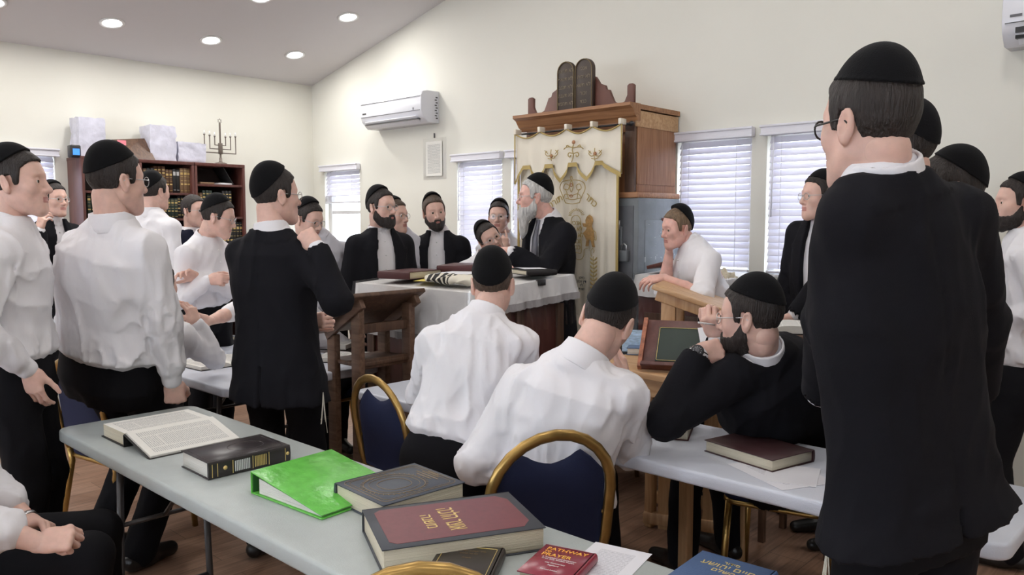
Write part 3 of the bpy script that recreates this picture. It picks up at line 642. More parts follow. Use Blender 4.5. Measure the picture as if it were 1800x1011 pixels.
# ---------------- reading desk (bimah) ----------------
B0 = (3.66, 1.34); BW, BD = 1.00, .86
o = thing('reading_desk', 'large dark wooden reading desk in the middle under a white cloth', 'desk', R(*B0), RZ)
mb = MB(); mb.box((0, 0, .56), (BW-.10, BD-.10, 1.0), M['wood_red'], bev=.004); mb.box((0, 0, .06), (BW-.06, BD-.06, .12), M['wood_dark'], bev=.004); mb.build('base', o)
mb = MB()
for y in (-BD/2+.045, BD/2-.045):
    for x in (-.42, 0, .42): mb.box((x, y, .6), (.06, .02, .92), M['wood_dark'], bev=.002)
for x in (-BW/2+.045, BW/2-.045):
    for y in (-.36, 0, .36): mb.box((x, y, .6), (.02, .06, .92), M['wood_dark'], bev=.002)
mb.build('frame_rails', o)
SLT = math.atan(.055/BD)
def bz(y): return 1.18+.032+y*math.tan(SLT)
mb = MB(); mb.box((0, 0, 0), (BW-.02, BD-.02, .03), M['wood_dark'], X=T(0, 0, 1.182) @ RX(math.degrees(SLT))); mb.build('sloping_top', o)
cl_ = thing('tablecloth', 'white tablecloth with grey fringe draped over the reading desk', 'tablecloth', R(*B0), RZ)
def drape(x0, x1, y0, y1, zf, drops, m, off=0.0, n=36, wav=.008, top=True, seed=0):
    # drops: (front(-y), right(+x), back, left)
    mb = MB(); V = []; F = []
    per = []
    rr = .015
    def ring(t):
        return t
    P = []
    N = n
    for i in range(N): P.append((x0+(x1-x0)*i/N, y0, 0, -1, drops[0]))
    for i in range(N): P.append((x1, y0+(y1-y0)*i/N, 1, 0, drops[1]))
    for i in range(N): P.append((x1-(x1-x0)*i/N, y1, 0, 1, drops[2]))
    for i in range(N): P.append((x0, y1-(y1-y0)*i/N, -1, 0, drops[3]))
    K_ = len(P); rows = 9
    for r in range(rows+1):
        t = r/rows
        for k, (x, y, nx, ny, d) in enumerate(P):
            # blend drops near corners
            a = k % N; d2 = d
            if a < 3: prev = P[(k-a-1) % K_][4]; d2 = prev+(d-prev)*(a+1)/4
            w = wav*math.sin(k*.9+seed)*t+wav*.5*math.sin(k*2.3)*t
            o_ = off+.006+w+.012*t
            cx_ = nx; cy_ = ny
            if a == 0: nn = P[(k-1) % K_]; cx_ = (nx+nn[2]); cy_ = (ny+nn[3])
            V.append((x+cx_*o_, y+cy_*o_, zf(y)+off-d2*t))
    for r in range(rows):
        for k in range(K_): F.append((r*K_+k, r*K_+(k+1) % K_, (r+1)*K_+(k+1) % K_, (r+1)*K_+k))
    mb.raw(V, F, m, None, True)
    if top:
        vs = []; G = []
        for j in range(N+1):
            for i in range(N+1):
                x = x0-(off+.006)+(x1-x0+2*(off+.006))*i/N; y = y0-(off+.006)+(y1-y0+2*(off+.006))*j/N; vs.append((x, y, zf(y)+off+.0015*math.sin(i*1.3)*math.sin(j*1.1)))
        for j in range(N):
            for i in range(N): a = j*(N+1)+i; G.append((a, a+1, a+N+2, a+N+1))
        mb.raw(vs, G, m, None, True)
    return mb, V[rows*K_:], K_
x0, x1, y0, y1 = -BW/2, BW/2, -BD/2, BD/2
mb, low_, K_ = drape(x0, x1, y0, y1, lambda y: bz(y)-.008, (.27, .115, .12, .2), M['cloth_white']); mb.build('cloth', cl_)
mb = MB(); V = []; F = []
for i, (x, y, z) in enumerate(low_*1): V += [(x*1.004, y*1.004, z+.012), (x*1.006, y*1.006, z-.028-.004*(i % 2))]
n_ = len(low_)
for i in range(n_): a = 2*i; b = 2*((i+1) % n_); F.append((a, b, b+1, a+1))
mb.raw(V, F, M['fringe']); mb.build('fringe', cl_)
pc = thing('plastic_cover', 'clear plastic cover over the white cloth of the reading desk', 'cover', R(*B0), RZ)
mb, _, _ = drape(x0, x1, y0, y1, lambda y: bz(y)-.008, (.24, .30, .16, .2), M['plastic'], off=.012, wav=.012, seed=2); mb.build('sheet', pc)
BR = Matrix.Translation(R(*B0)) @ Matrix.Rotation(RZ, 4, 'Z')
def bim(x, y, dz=.016): return BR @ Vector((x, y, bz(y)-.008+dz))
# ---------------- folding tables ----------------
def folding_table(u0, u1, v0, v1, m, label, zt=.74):
    o = thing('folding_table', label, 'table', R((u0+u1)/2, (v0+v1)/2), RZ); w = u1-u0; d = v1-v0
    MB().prism(rrect(w, d, .055, 7), .048, m, T(0, 0, zt-.048), bev=.010, seg=3).build('tabletop', o)
    for s in (-1, 1):
        x = s*(w/2-.33)
        for y in (-d/2+.10, d/2-.10):
            MB().tube([(x, y*.9, zt-.05), (x, y, .04), (x, y, .0)], .0135, M['tube_grey'], 10).build('leg', o)
        MB().tube([(x, -d/2+.10, .10), (x, d/2-.10, .10)], .011, M['tube_grey'], 8).build('foot_rail', o)
        MB().tube([(x, 0, .40), (x-s*.32, 0, zt-.055)], .009, M['tube_grey'], 8).build('brace', o)
        MB().tube([(x, -d/2+.10, .40), (x, d/2-.10, .40)], .009, M['tube_grey'], 8).build('crossbar', o)
    return o
T1 = folding_table(3.75, 6.45, 3.10, 3.655, M['table_grey'], 'long grey folding table in the foreground covered with books')
T2 = folding_table(2.20, 3.56, 1.90, 2.845, M['table_white'], 'white folding table with open books behind the man in black suit on the left')
T3 = folding_table(4.02, 6.76, 1.86, 2.425, M['table_white'], 'long white folding table where the two men in white shirts sit')
# ---------------- banquet chairs ----------------
def chair_proto(name, label):
    o = thing(name, label, 'chair')
    # local: seat centre at origin xy, back toward -y
    g = M['gold']; W2 = .205
    def arch(z): return W2
    P = []
    P.append((-.195, -.21, .45)); P.append((-.205, -.235, .55)); P.append((-.205, -.262, .70))
    for k in range(0, 13):
        a = math.pi*k/12; P.append((-.205*math.cos(a), -.265-.030*math.sin(a), .715+.195*math.sin(a)))
    P.append((.205, -.262, .70)); P.append((.205, -.235, .55)); P.append((.195, -.21, .45))
    MB().tube(P, .0138, g, 8, sq=(1.35, .95)).build('back_frame', o)
    # upholstered back with a scooped top
    V = []; F = []; nx, nz = 14, 14
    for side in (0, 1):
        for j in range(nz+1):
            t = j/nz
            for i in range(nx+1):
                s = -1+2*i/nx; 
                zt_ = .862-.050*math.cos(s*math.pi/2)+.0
                zr = .715+.195*math.sqrt(max(0, 1-(s*.93)**2))-.012
                ztop = min(zt_+.02*abs(s), zr); z = .50+(ztop-.50)*t
                xw = .192 if z < .715 else .192*math.sqrt(max(.02, 1-((z-.715)/.19)**2)); x = s*min(.192, max(.192*.93 if False else xw, .05))
                y = -.225-.045*(z-.5)/.4+(.020 if side else -.020)*(1-abs(s)**4)*(1-abs(2*t-1)**6)
                V.append((x, y, z))
    Nn = (nx+1)*(nz+1)
    for sd in (0, 1):
        for j in range(nz):
            for i in range(nx): a = sd*Nn+j*(nx+1)+i; F.append((a, a+1, a+nx+2, a+nx+1))
    def rim(a, b): F.append((a, b, b+Nn, a+Nn))
    for i in range(nx): rim(i, i+1); rim(nz*(nx+1)+i, nz*(nx+1)+i+1)
    for j in range(nz): rim(j*(nx+1), (j+1)*(nx+1)); rim(j*(nx+1)+nx, (j+1)*(nx+1)+nx)
    MB().raw(V, F, M['navy'], None, True).build('backrest', o)
    MB().prism(rrect(.42, .42, .07, 6), .065, M['navy'], T(0, 0, .415), bev=.02, seg=3).build('seat', o)
    mb = MB(); mb.tube([(x, y, .41) for x, y in rrect(.40, .40, .06, 5)], .012, g, 6, closed=True); mb.build('seat_frame', o)
    for sx in (-1, 1):
        MB().tube([(sx*.18, .18, .41), (sx*.20, .20, 0)], .0125, g, 8, sq=(1.2, 1.2)).build('leg', o)
        MB().tube([(sx*.195, -.21, .46), (sx*.19, -.20, .38), (sx*.20, -.27, 0)], .0125, g, 8, sq=(1.2, 1.2)).build('leg', o)
        MB().box((sx*.196, -.236, .63), (.02, .02, .014), g, bev=.003).build('stacking_stop', o)
    return o
def place(o, x, y, deg, label=None):
    o.location = (x, y, 0); o.rotation_euler = (0, 0, math.radians(deg))
    if label: o['label'] = label
    return o
chA = chair_proto('banquet_chair', 'empty gold framed navy chair between the lectern and the boy in white')
CH_G = 'gold framed navy banquet chairs'
chA['group'] = CH_G
# back top of each chair found in the photo; yaw = way the sitter faces (0 = away from camera, + = left)
pA = at(655, 668, z=.905); place(chA, pA.x-.295*(-math.sin(math.radians(-28)))*-1*-1 if False else pA.x+.295*math.sin(math.radians(50)), pA.y+.295*math.cos(math.radians(50)), -50)
pB = at(972, 772, z=.905); chB = copy_tree(chA); place(chB, pB.x-.10, pB.y+.30, 22, 'gold framed navy chair of the bending man in white at the centre')
pC = at(738, 1006, z=.905); chC = copy_tree(chA); place(chC, pC.x+.05, pC.y-.295, 190, 'gold framed chair at the bottom edge whose back top shows behind the small dark book')
q = R(4.90, 2.74); o = thing('stool', 'black stool under the boy in the white shirt', 'stool', (q.x, q.y, 0)); MB().lathe([(0, .53), (.15, .53), (.16, .545), (.15, .56), (0, .56)], M['black']).build('seat', o)
for a in range(4): MB().cyl((.12*math.cos(a*1.57), .12*math.sin(a*1.57), .53), (.17*math.cos(a*1.57), .17*math.sin(a*1.57), 0), .013, M['tube_grey'], 8).build('leg', o)
chE = copy_tree(chA); q = R(5.78, 1.52); place(chE, q.x, q.y, 60, 'gold framed navy chair under the seated man in black suit with a watch')
chF = copy_tree(chA); q = at(-95, 900, Y=2.35); place(chF, q.x, q.y, -60, 'navy chair under the seated person at the bottom left corner')
chG = copy_tree(chA); q = R(3.12, 3.12); place(chG, q.x, q.y, -43+10, 'navy chair at the near side of the left white table')
chH = copy_tree(chA); q = R(2.75, 1.62); place(chH, q.x, q.y, 180-43, 'navy chair on the far side of the left white table')
chI = copy_tree(chA); place(chI, .60, 4.50, 10, 'gold framed chair glimpsed beside the ear of the bending man')
# ---------------- lecterns ----------------
def lectern(name, label, ou, ov, wood_, woodx, w=.47, zh=1.165, zl=.965, depth=.33, flip=1, rz=None, legs_low=True, loc=None):
    # local: high edge at +x side, slopes down to -x ; width along y
    o = thing(name, label, 'lectern', loc if loc is not None else R(ou, ov), RZ if rz is None else rz)
    a = math.atan2(zh-zl, depth); L = math.hypot(depth, zh-zl)+.05
    X = T(-depth/2, 0, (zh+zl)/2) @ RY(-math.degrees(a))
    MB().box((0, 0, 0), (L, w, .024), woodx, X=X, bev=.005).build('sloping_top', o)
    MB().box((-L/2+.012, 0, .024), (.022, w, .028), wood_, X=X, bev=.004).build('book_ledge', o)
    for s in (-1, 1):
        MB().box((0, s*(w/2-.05), -.035), (L*.86, .03, .055), wood_, X=X, bev=.004).build('side_bracket', o)
        y = s*(w/2-.065)
        MB().box((-.05, y, (zh-.06)/2), (.07, .038, zh-.06), wood_, bev=.004).build('post', o)
        MB().box((-depth+.06, y, (zl-.02)/2), (.07, .038, zl-.02), wood_, bev=.004).build('post', o)
        MB().box((-depth/2, y, .05), (depth+.12, .05, .06), wood_, bev=.006).build('foot', o)
    MB().box((-depth/2, 0, .80), (depth-.06, w-.12, .022), woodx, bev=.003).build('shelf', o)
    MB().box((-.05, 0, .80), (.03, w-.15, .05), woodx, bev=.003).build('rail', o)
    MB().box((-.05, 0, .99), (.03, w-.15, .05), woodx, bev=.003).build('rail', o)
    MB().box((-depth/2, 0, .22), (depth-.06, w-.16, .022), woodx, bev=.003).build('shelf', o)
    return o
lectern('lectern', 'dark wooden slant top lectern standing at the left end of the reading desk', 3.82, 2.045, M['wood_darkx'], M['wood_dark'])
# light pine lectern under the leaning boy : reader on the right side, high edge left
q = at(1150, 492, z=1.13)
pl = at(1186, 600, Y=4.07)
l2 = lectern('lectern', 'light pine lectern the boy in white leans on at the right', 0, 0, M['wood_light'], M['wood_lightx'], w=.44, zh=1.225, zl=1.12, depth=.33, rz=math.radians(180-20), loc=(pl.x-.06, pl.y, 0))
# covered cabinet behind him
o = thing('covered_cabinet', 'brown wooden cabinet with a plastic covered white cloth right of the ark', 'cabinet', R(4.72, .42), RZ)
mb = MB(); mb.box((0, 0, .61), (.60, .34, 1.22), M['wood_red'], bev=.005); mb.build('body', o); mb = MB(); mb.box((0, -.174, .75), (.5, .012, .5), M['wood_dark'], bev=.003); mb.box((-.15, -.180, .5), (.12, .012, .9), M['wood_dark'], bev=.003); mb.build('door_panel', o)
tc = thing('cabinet_cloth', 'white cloth with grey fringe on the brown cabinet behind the leaning boy', 'tablecloth', R(4.72, .42), RZ)
mb, lw, _ = drape(-.31, .31, -.18, .18, lambda y: 1.235+.05*y, (.13, .12, .1, .12), M['cloth_white'], n=20); mb.build('cloth', tc)
mb, _, _ = drape(-.31, .31, -.18, .18, lambda y: 1.235+.05*y, (.30, .28, .2, .34), M['plastic'], off=.012, n=20, wav=.012, seed=1); mb.build('plastic_cover', tc)
o = thing('slanted_board', 'dark red slanted board lying on the covered cabinet behind the leaning boy', 'board', R(4.60, .42, 1.262), RZ); MB().box((0, 0, .045), (.30, .24, .022), M['wood_red'], X=RY(-14), bev=.004).build('board', o)
MB().box((.10, 0, .028), (.03, .20, .05), M['wood_red']).build('support', o)
# crumpled lace cloth + plastic on a stand right of the boy
o = thing('wooden_stand', 'narrow red brown stand draped in clear plastic by the window sill', 'stand', R(5.0, .62) if False else at(1300, 600, Y=4.55)*1.0, RZ)
o.location.z = 0
mb = MB(); mb.box((0, 0, .55), (.05, .05, 1.10), M['wood_red'], bev=.004); mb.box((0, 0, .02), (.3, .3, .04), M['wood_red'], bev=.004); mb.build('post', o)
mb = MB(); mb.box((0, 0, 1.11), (.24, .22, .02), M['wood_red'], bev=.004); mb.build('top', o)
o2 = thing('lace_cloth', 'crumpled cream lace cloth behind the back of the leaning boy', 'cloth', (o.location.x-.10, o.location.y+.02, 1.135), RZ)
rr = random.Random(11); t = bmesh.new(); bmesh.ops.create_icosphere(t, subdivisions=4, radius=1)
for v in t.verts: n = 1+.16*math.sin(v.co.x*9+v.co.y*7)*math.sin(v.co.z*8+v.co.x*5)+.08*math.sin(v.co.y*21+v.co.z*17); v.co = Vector((v.co.x*.085*n, v.co.y*.075*n, max(0, (v.co.z+.55))*.085*n))
MB().merge(t, mat('cream_lace', (.66, .60, .46), .9, bump=.6, bscale=90), None, True).build('folds', o2)
pc2 = thing('plastic_bag', 'clear crumpled plastic hanging from the red brown stand near the window', 'plastic cover', (o.location.x+.03, o.location.y, 1.12), RZ)
t = bmesh.new(); bmesh.ops.create_grid(t, x_segments=24, y_segments=16, size=1)
for v in t.verts: x, y = v.co.x, v.co.y; v.co = Vector((x*.13, -.13-.015*math.sin(x*9+y*2)-.02*(1-y), -.17+.17*y+.01*math.sin(x*13)))
M['plastic_frost'] = clear('frosted_plastic', .32, .18); MB().merge(t, M['plastic_frost'], None, True).build('sheet', pc2)
# window sill table in front of right windows
o = thing('side_table', 'small grey side table with papers under the right hand windows', 'table', R(5.62, .25), RZ)
MB().box((0, 0, 1.06), (.66, .38, .03), mat('pale_blue_grey_top', (.36, .40, .46), .5), bev=.005).build('tabletop', o)
for sx in (-.30, .30):
    for sy in (-.16, .16): MB().box((sx, sy, .525), (.04, .04, 1.05), M['tube_grey'], bev=.003).build('leg', o)
b = MB().box((0, 0, .004), (.30, .22, .008), M['paper'], bev=.001).build('papers', None, at(1345, 512, z=1.10) if False else R(5.60, .30, 1.076), RZ+.3); tag(b, 'stack of white papers on the side table under the right windows', 'paper')
o = thing('open_folder', 'grey open folder standing on the side table by the window', 'folder', R(5.46, .20, 1.076), RZ)
MB().box((0, 0, .06), (.28, .012, .13), mat('grey_card', (.45, .47, .50), .6), X=RX(-50)).build('cover', o)
# ---------------- small desk with slanted book stand in front of the man with the watch ----------------
dk = Vector((.72, 3.60, 0))
o = thing('wooden_desk', 'light orange wooden desk with books and a slanted reading stand', 'desk', (dk.x, dk.y, 0), RZ-.12)
MB().box((0, 0, .885), (.62, .50, .03), M['wood_lightx'], bev=.005).build('tabletop', o); mb = MB(); mb.box((0, -.2, .83), (.56, .02, .08), M['wood_lightx']); mb.box((0, .2, .83), (.56, .02, .08), M['wood_lightx']); mb.build('apron', o)
for sx in (-.27, .27):
    for sy in (-.21, .21): MB().box((sx, sy, .435), (.045, .045, .87), M['wood_light'], bev=.004).build('leg', o)
# ---------------- foreground and other books ----------------
def closed_book(name, label, c, w, h, th, deg, cover, pages=None, spine='x-', z=.741, rounded=True, ov=.004):
    # w along local x, h along local y; spine side one of x-, x+, y-, y+
    o = thing(name, label, 'book', (c[0], c[1], z), math.radians(deg)); pages = pages or M['pages']; t = .0035
    MB().box((0, 0, t/2), (w, h, t), cover, bev=.0012, seg=1).build('back_cover', o)
    fc = MB().box((0, 0, th-t/2), (w, h, t), cover, bev=.0012, seg=1).build('front_cover', o)
    pw, ph, px, py = w-.010, h-.010, 0, 0
    MB().box((px, py, th/2), (pw, ph, th-2*t), pages, bev=.001, seg=1).build('pages', o)
    ax, sg = spine[0], (1 if spine[1] == '+' else -1); n = 8; L = h if ax == 'x' else w; P = []
    for k in range(n+1):
        a = -math.pi/2+math.pi*k/n; P.append((.006*math.cos(a)*(1 if rounded else .5), th/2+th/2*math.sin(a)))
    P += [(-.004, th), (-.004, 0)]
    if ax == 'x': X = Matrix(((sg, 0, 0, sg*w/2), (0, 0, 1, -L/2), (0, 1, 0, 0), (0, 0, 0, 1)))
    else: X = Matrix(((0, 0, 1, -L/2), (sg, 0, 0, sg*h/2), (0, 1, 0, 0), (0, 0, 0, 1)))
    MB().prism(P, L, cover, X).build('spine', o)
    return o
def book_at(pts, z):      # three image corners of the top cover -> centre, w, h, angle. pts: A,B,(C) with AB along local x and BC along local y
    A_, B_, C_ = [at(px, py, z=z) for px, py in pts]
    w = (B_-A_).length; h = (C_-B_).length; D_ = A_+(C_-B_); c = (A_+C_)/2; return c, w, h, math.degrees(math.atan2(B_.y-A_.y, B_.x-A_.x))
TZ = .7405
def open_book(name, label, c, w, h, deg, z, tl=.02, tr=.02, cover=None, m=None, curl=.012, tilt=None):
    # w = full opened width along x, h along y
    o = thing(name, label, 'book', (c[0], c[1], z), math.radians(deg)); m = m or M['print']; cover = cover or cov['black']
    MB().box((-w/4, 0, .002), (w/2+.006, h+.012, .004), cover).build('cover', o); MB().box((w/4, 0, .002), (w/2+.006, h+.012, .004), cover).build('cover', o)
    for s, t in ((-1, tl), (1, tr)):
        me = bpy.data.meshes.new('pages'); nx = 12; V = []; F = []; UVs = []
        for i in range(nx+1):
            q = i/nx; x = s*q*w/2; zt_ = .004+t*(min(1, (q/.12))**.5)*(1-.35*max(0, q-.6)**1.5)+curl*math.sin(math.pi*min(1, q*1.15))*.5
            if i == 0: zt_ = .006+t*.35
            for y in (-h/2, h/2): V.append((x, y, zt_))
            for y in (-h/2, h/2): V.append((x, y, .004))
        for i in range(nx):
            a = i*4; b = (i+1)*4
            F.append((a, b, b+1, a+1)); F.append((a+2, b+2, b, a)); F.append((a+1, b+1, b+3, a+3))
        F.append((nx*4, nx*4+2, nx*4+3, nx*4+1)); F.append((0, 1, 3, 2))
        me.from_pydata(V, [], F); me.update(); uv = me.uv_layers.new()
        for p in me.polygons:
            istop = (p.index % 3 == 0 and p.index < 3*nx)
            p.material_index = 0 if istop else 1
            for li in p.loop_indices:
                v = me.vertices[me.loops[li].vertex_index].co; uv.data[li].uv = (((v.x/(s*w/2)) if s > 0 else 1-(v.x/(s*w/2))), v.y/h+.5)
        me.materials.append(m); me.materials.append(M['pages_white']); ob = link(bpy.data.objects.new('pages', me), o)
    return o
# 1 open printed volume at the left end of the grey table: thick half left, thin half right
c = (at(180, 770, z=.79)+at(420, 755, z=.76))/2
A_, B_, C_ = at(262, 818, z=TZ), at(428, 766, z=TZ), at(345, 724, z=TZ)
o = thing('open_book', 'large open printed volume at the left end of the grey table', 'book', at(300, 770, z=TZ)*1.0, RZ); o.location.z = TZ
# local axes: x = u (towards the right/camera), y toward the ark. spine runs along local y
W_, H_ = .21, .34
mb = MB(); mb.box((-.105, 0, .002), (W_, H_, .004), cov['black']); mb.box((.0, 0, .022), (.004, H_, .044), cov['black']); mb.build('back_cover', o)
MB().box((-.105, 0, .026), (W_-.012, H_-.014, .044), M['pages']).build('page_block', o)
plane_uv(0, 1, 0, 1, 0, M['print'], 'left_page', o, X=Matrix(((W_-.012, 0, 0, -.204), (0, 0, H_-.014, -(H_-.014)/2), (0, 1, 0, .0487), (0, 0, 0, 1))))
a_ = math.radians(12.5); ca, sa = math.cos(a_), math.sin(a_)
XR = Matrix.Translation((.004, 0, .052)) @ Matrix.Rotation(a_, 4, 'Y')
MB().box((.112, 0, -.006), (.224, H_, .004), cov['black'], X=XR).build('front_cover', o); MB().box((.108, 0, -.001), (.212, H_-.012, .007), M['pages_white'], X=XR).build('page_block', o)
plane_uv(0, 1, 0, 1, 0, M['print'], 'right_page', o, X=XR @ Matrix(((.210, 0, 0, .003), (0, 0, H_-.014, -(H_-.014)/2), (0, 1, 0, .0032), (0, 0, 0, 1))))
# 2 closed black volume with gilt spine
c, w, h, dg = book_at([(316, 792), (372, 812), (515, 782)], .80); 
c, w, h, dg = book_at([(372, 812), (515, 780), (452, 764)], .797)
bk2 = closed_book('closed_book', 'thick closed black volume with gilt spine lettering beside the open book', c, w, h, .056, dg, mat('dark_brown_leatherette', (.030, .024, .026), .32), M['pages_white'], 'y-', TZ)
mb = MB(); 
for f in (-.46, -.40, -.22, .02, .22, .43): mb.box((w*f, -h/2-.0068, .028), (.0022, .001, .042), gold)
for i in range(9): mb.box((w*(-.19+.021*i), -h/2-.0068, .028), (.0035, .001, .034), silver)
for i in range(8): mb.box((w*(.05+.019*i), -h/2-.0068, .028), (.003, .001, .036), gold)
mb.lathe([(0, 0), (.007, 0), (.007, .001), (0, .001)], gold, 12, T(-w*.31, -h/2-.0062, .03) @ RX(90)); mb.lathe([(0, 0), (.006, 0), (.006, .001), (0, .001)], gold, 12, T(w*.46, -h/2-.0062, .03) @ RX(90))
mb.build('spine_gilding', bk2)
mb = MB(); fr = mat('blind_tooling', (.06, .05, .05), .25); 
mb.tube([(x, y, .0562) for x, y in rrect(w*.9, h*.86, .01, 2)], .0007, fr, 4, closed=True); mb.tube([(w*.12+math.cos(a)*.05*1.2, math.sin(a)*.05, .0562) for a in [k*math.pi/12 for k in range(24)]], .0009, fr, 4, closed=True); mb.build('cover_tooling', bk2)
# 3 green ring binder, wedge shaped
A_, B_, C_ = at(440, 872, z=TZ), at(566, 915, z=TZ), at(712, 870, z=TZ)
dg = math.degrees(math.atan2(C_.y-B_.y, C_.x-B_.x)); bw = .27; bh = .30
sp = at(449, 832, z=.80); ed = at(566, 915, z=TZ); ux = Vector((ed.x-at(442, 868, z=TZ).x, ed.y-at(442, 868, z=TZ).y)); ang = math.atan2(ux.y, ux.x); bw = ux.length
p0 = at(442, 868, z=TZ)   # near spine corner; local x along ang, local y = +90
o = thing('ring_binder', 'bright green plastic ring binder lying in the middle of the grey table', 'binder', (p0.x, p0.y, TZ), ang)
green = mat('green_vinyl', (.14, .52, .08), .25, vary=.12, vscale=30, bump=.3, bscale=25); green_in = mat('dark_green_inside', (.03, .14, .03), .5)
hgt = .066; th_ = .004; bl = .30
MB().box((bw/2, bl/2, th_/2), (bw, bl, th_), green, bev=.0015).build('bottom_cover', o)
sa_ = math.atan2(hgt-.012, bw); MB().box((bw/2, bl/2, 0), (math.hypot(bw, hgt)+.0, bl, th_), green, X=T(0, 0, hgt) @ RY(math.degrees(sa_)), bev=.0015).build('top_cover', o)
mb = MB(); mb.box((-.002, bl/2, hgt/2), (th_, bl, hgt), green, bev=.0015); mb.build('spine', o); MB().box((.002, bl/2, hgt/2), (.002, bl-.01, hgt-.008), green_in).build('spine_lining', o)
V = [(.03, .008, .005), (bw-.012, .008, .005), (bw-.012, .008, .010), (.03, .008, hgt-.016), (.03, bl-.01, .005), (bw-.012, bl-.01, .005), (bw-.012, bl-.01, .010), (.03, bl-.01, hgt-.016)]
MB().raw(V, [(0, 1, 2, 3), (7, 6, 5, 4), (0, 4, 5, 1), (1, 5, 6, 2), (2, 6, 7, 3), (3, 7, 4, 0)], M['pages_white']).build('pages', o)
for yy in (.04, .15, .26): MB().tube([(.02+.018*math.cos(a), yy, .028+.022*math.sin(a)) for a in [k*math.pi/8 for k in range(16)]], .0016, M['chrome'], 6, closed=True).build('ring', o)
# 4 dark blue-grey ornate book
c, w, h, dg = book_at([(662, 892), (808, 850), (738, 812)], .797)
bk4 = closed_book('closed_book', 'thick dark blue grey volume with gilt oval ornament', c, w, h, .057, dg, mat('blue_grey_cloth', (.055, .065, .085), .5, vary=.1, vscale=40), M['pages'], 'y+', TZ)
mb = MB(); dim = mat('dull_gilt', (.30, .22, .13), .45, .4); z_ = .0576
for f, r in ((.90, .0010), (.82, .0007)): mb.tube([(x, y, z_) for x, y in rrect(w*f, h*f*.97, .02, 4)], r, dim, 4, closed=True)
for (ax_, ay_, r) in ((.30, .27, .0011), (.25, .22, .0008), (.17, .15, .001)): mb.tube([(w*(-.07+ax_*math.copysign(abs(math.cos(a))**.8, math.cos(a))), h*ay_*math.copysign(abs(math.sin(a))**.8, math.sin(a))*1.2, z_) for a in [k*math.pi/16 for k in range(32)]], r, dim, 4, closed=True)
for k in range(40):
    a = k*2*math.pi/40; mb.tube([(w*(-.07+.31*math.cos(a)), h*.34*math.sin(a), z_), (w*(-.07+.35*math.cos(a+.06)), h*.38*math.sin(a+.06), z_)], .0009, dim, 4)
for i in range(4): mb.box((w*.30+.012*i, 0, z_), (.004, h*(.28, .42, .32, .2)[i], .0008), dim)
mb.build('cover_gilding', bk4)
# 5 large maroon book with grey borders and gold Hebrew title
c, w, h, dg = book_at([(683, 966), (970, 925), (885, 866)], .800)
gcl = mat('charcoal_cloth', (.050, .055, .066), .55)
bk5 = closed_book('closed_book', 'largest book, maroon cover with charcoal border and gold title', c, w, h, .060, dg, gcl, M['pages'], 'y+', TZ)
mar = mat('maroon_leatherette', (.17, .040, .048), .42, vary=.08, vscale=60)
MB().prism([(-w*.40, -h*.42), (w*.38, -h*.42), (w*.44, -h*.30), (w*.44, h*.30), (w*.38, h*.42), (-w*.40, h*.42), (-w*.44, h*.36), (-w*.44, -h*.36)], .0008, mar, T(0, 0, .060)).build('cover_panel', bk5)
gt = mat('bright_gold_foil', (.80, .62, .22), .35, .4)
obs = [text_mesh('אוצר הלכה', .054, gt, T(-.002, -.004, .0610) @ RZd(-90) @ Matrix.Diagonal((.62, 1.3, 1, 1)), rtl=True), text_mesh('משנה', .044, gt, T(-.060, -.004, .0610) @ RZd(-90) @ Matrix.Diagonal((.9, 1, 1, 1)), rtl=True)]
tt = join_meshes('gold_title', obs, bk5)
# 6 small dark book in front
c, w, h, dg = book_at([(735, 1030), (855, 1040), (880, 962)], .772)
bk6 = closed_book('closed_book', 'small dark brown prayer book at the bottom edge with thin gilt frame', c, w, h, .030, dg, mat('dark_umber_leatherette', (.035, .028, .024), .4), M['pages'], 'x+', TZ)
mb = MB(); mb.tube([(x, y, .0302) for x, y in rrect(w*.84, h*.90, .004, 2)], .0009, gt, 4, closed=True); mb.build('gilt_frame', bk6)
obs = [text_mesh(t, s, dim, T(0, y*h, .0304), rtl=True) for t, s, y in (('סדר תפלות לכל השנה', .0085, .36), ('עם כל הדינים', .008, .30), ('תפלה', .009, .20))]; join_meshes('lettering', obs, bk6)
# 7 small red prayer guide
c, w, h, dg = book_at([(897, 1002), (1010, 1024), (1047, 972)], .768)
A7, B7, C7 = at(960, 955, z=.768), at(1047, 972, z=.768), at(897, 1003, z=.768)
ex = Vector((B7.x-A7.x, B7.y-A7.y)); w = ex.length; dg = math.degrees(math.atan2(ex.y, ex.x)); h = .165; ey = Vector((-ex.y, ex.x)).normalized(); mid = Vector((A7.x, A7.y))+ex/2-ey*h/2
bk7 = closed_book('closed_book', 'small red paperback prayer guide with yellow title letters', (mid.x, mid.y), w, h, .026, dg, mat('red_glossy_card', (.26, .022, .045), .25), M['pages'], 'x+', TZ)
yel = mat('yellow_print', (.90, .55, .08), .5); wht = mat('white_print', (.8, .75, .75), .5)
obs = [text_mesh(t, s, yel, T(-w*.40, y*h, .0263), align='LEFT') for t, s, y in (('PATHWAY', .0215, .37), ('TO', .013, .27), ('PRAYER', .0215, .17))]+[text_mesh(t, s, wht, T(0, y*h, .0263)) for t, s, y in (('A Translation and Explanation', .0070, .08), ('of the Daily Shabbos Prayers', .0070, .03), ('with Commentary', .0068, -.08), ('Sephard', .0085, -.15), ('Revised Edition', .0068, -.30))]
join_meshes('cover_lettering', obs, bk7)
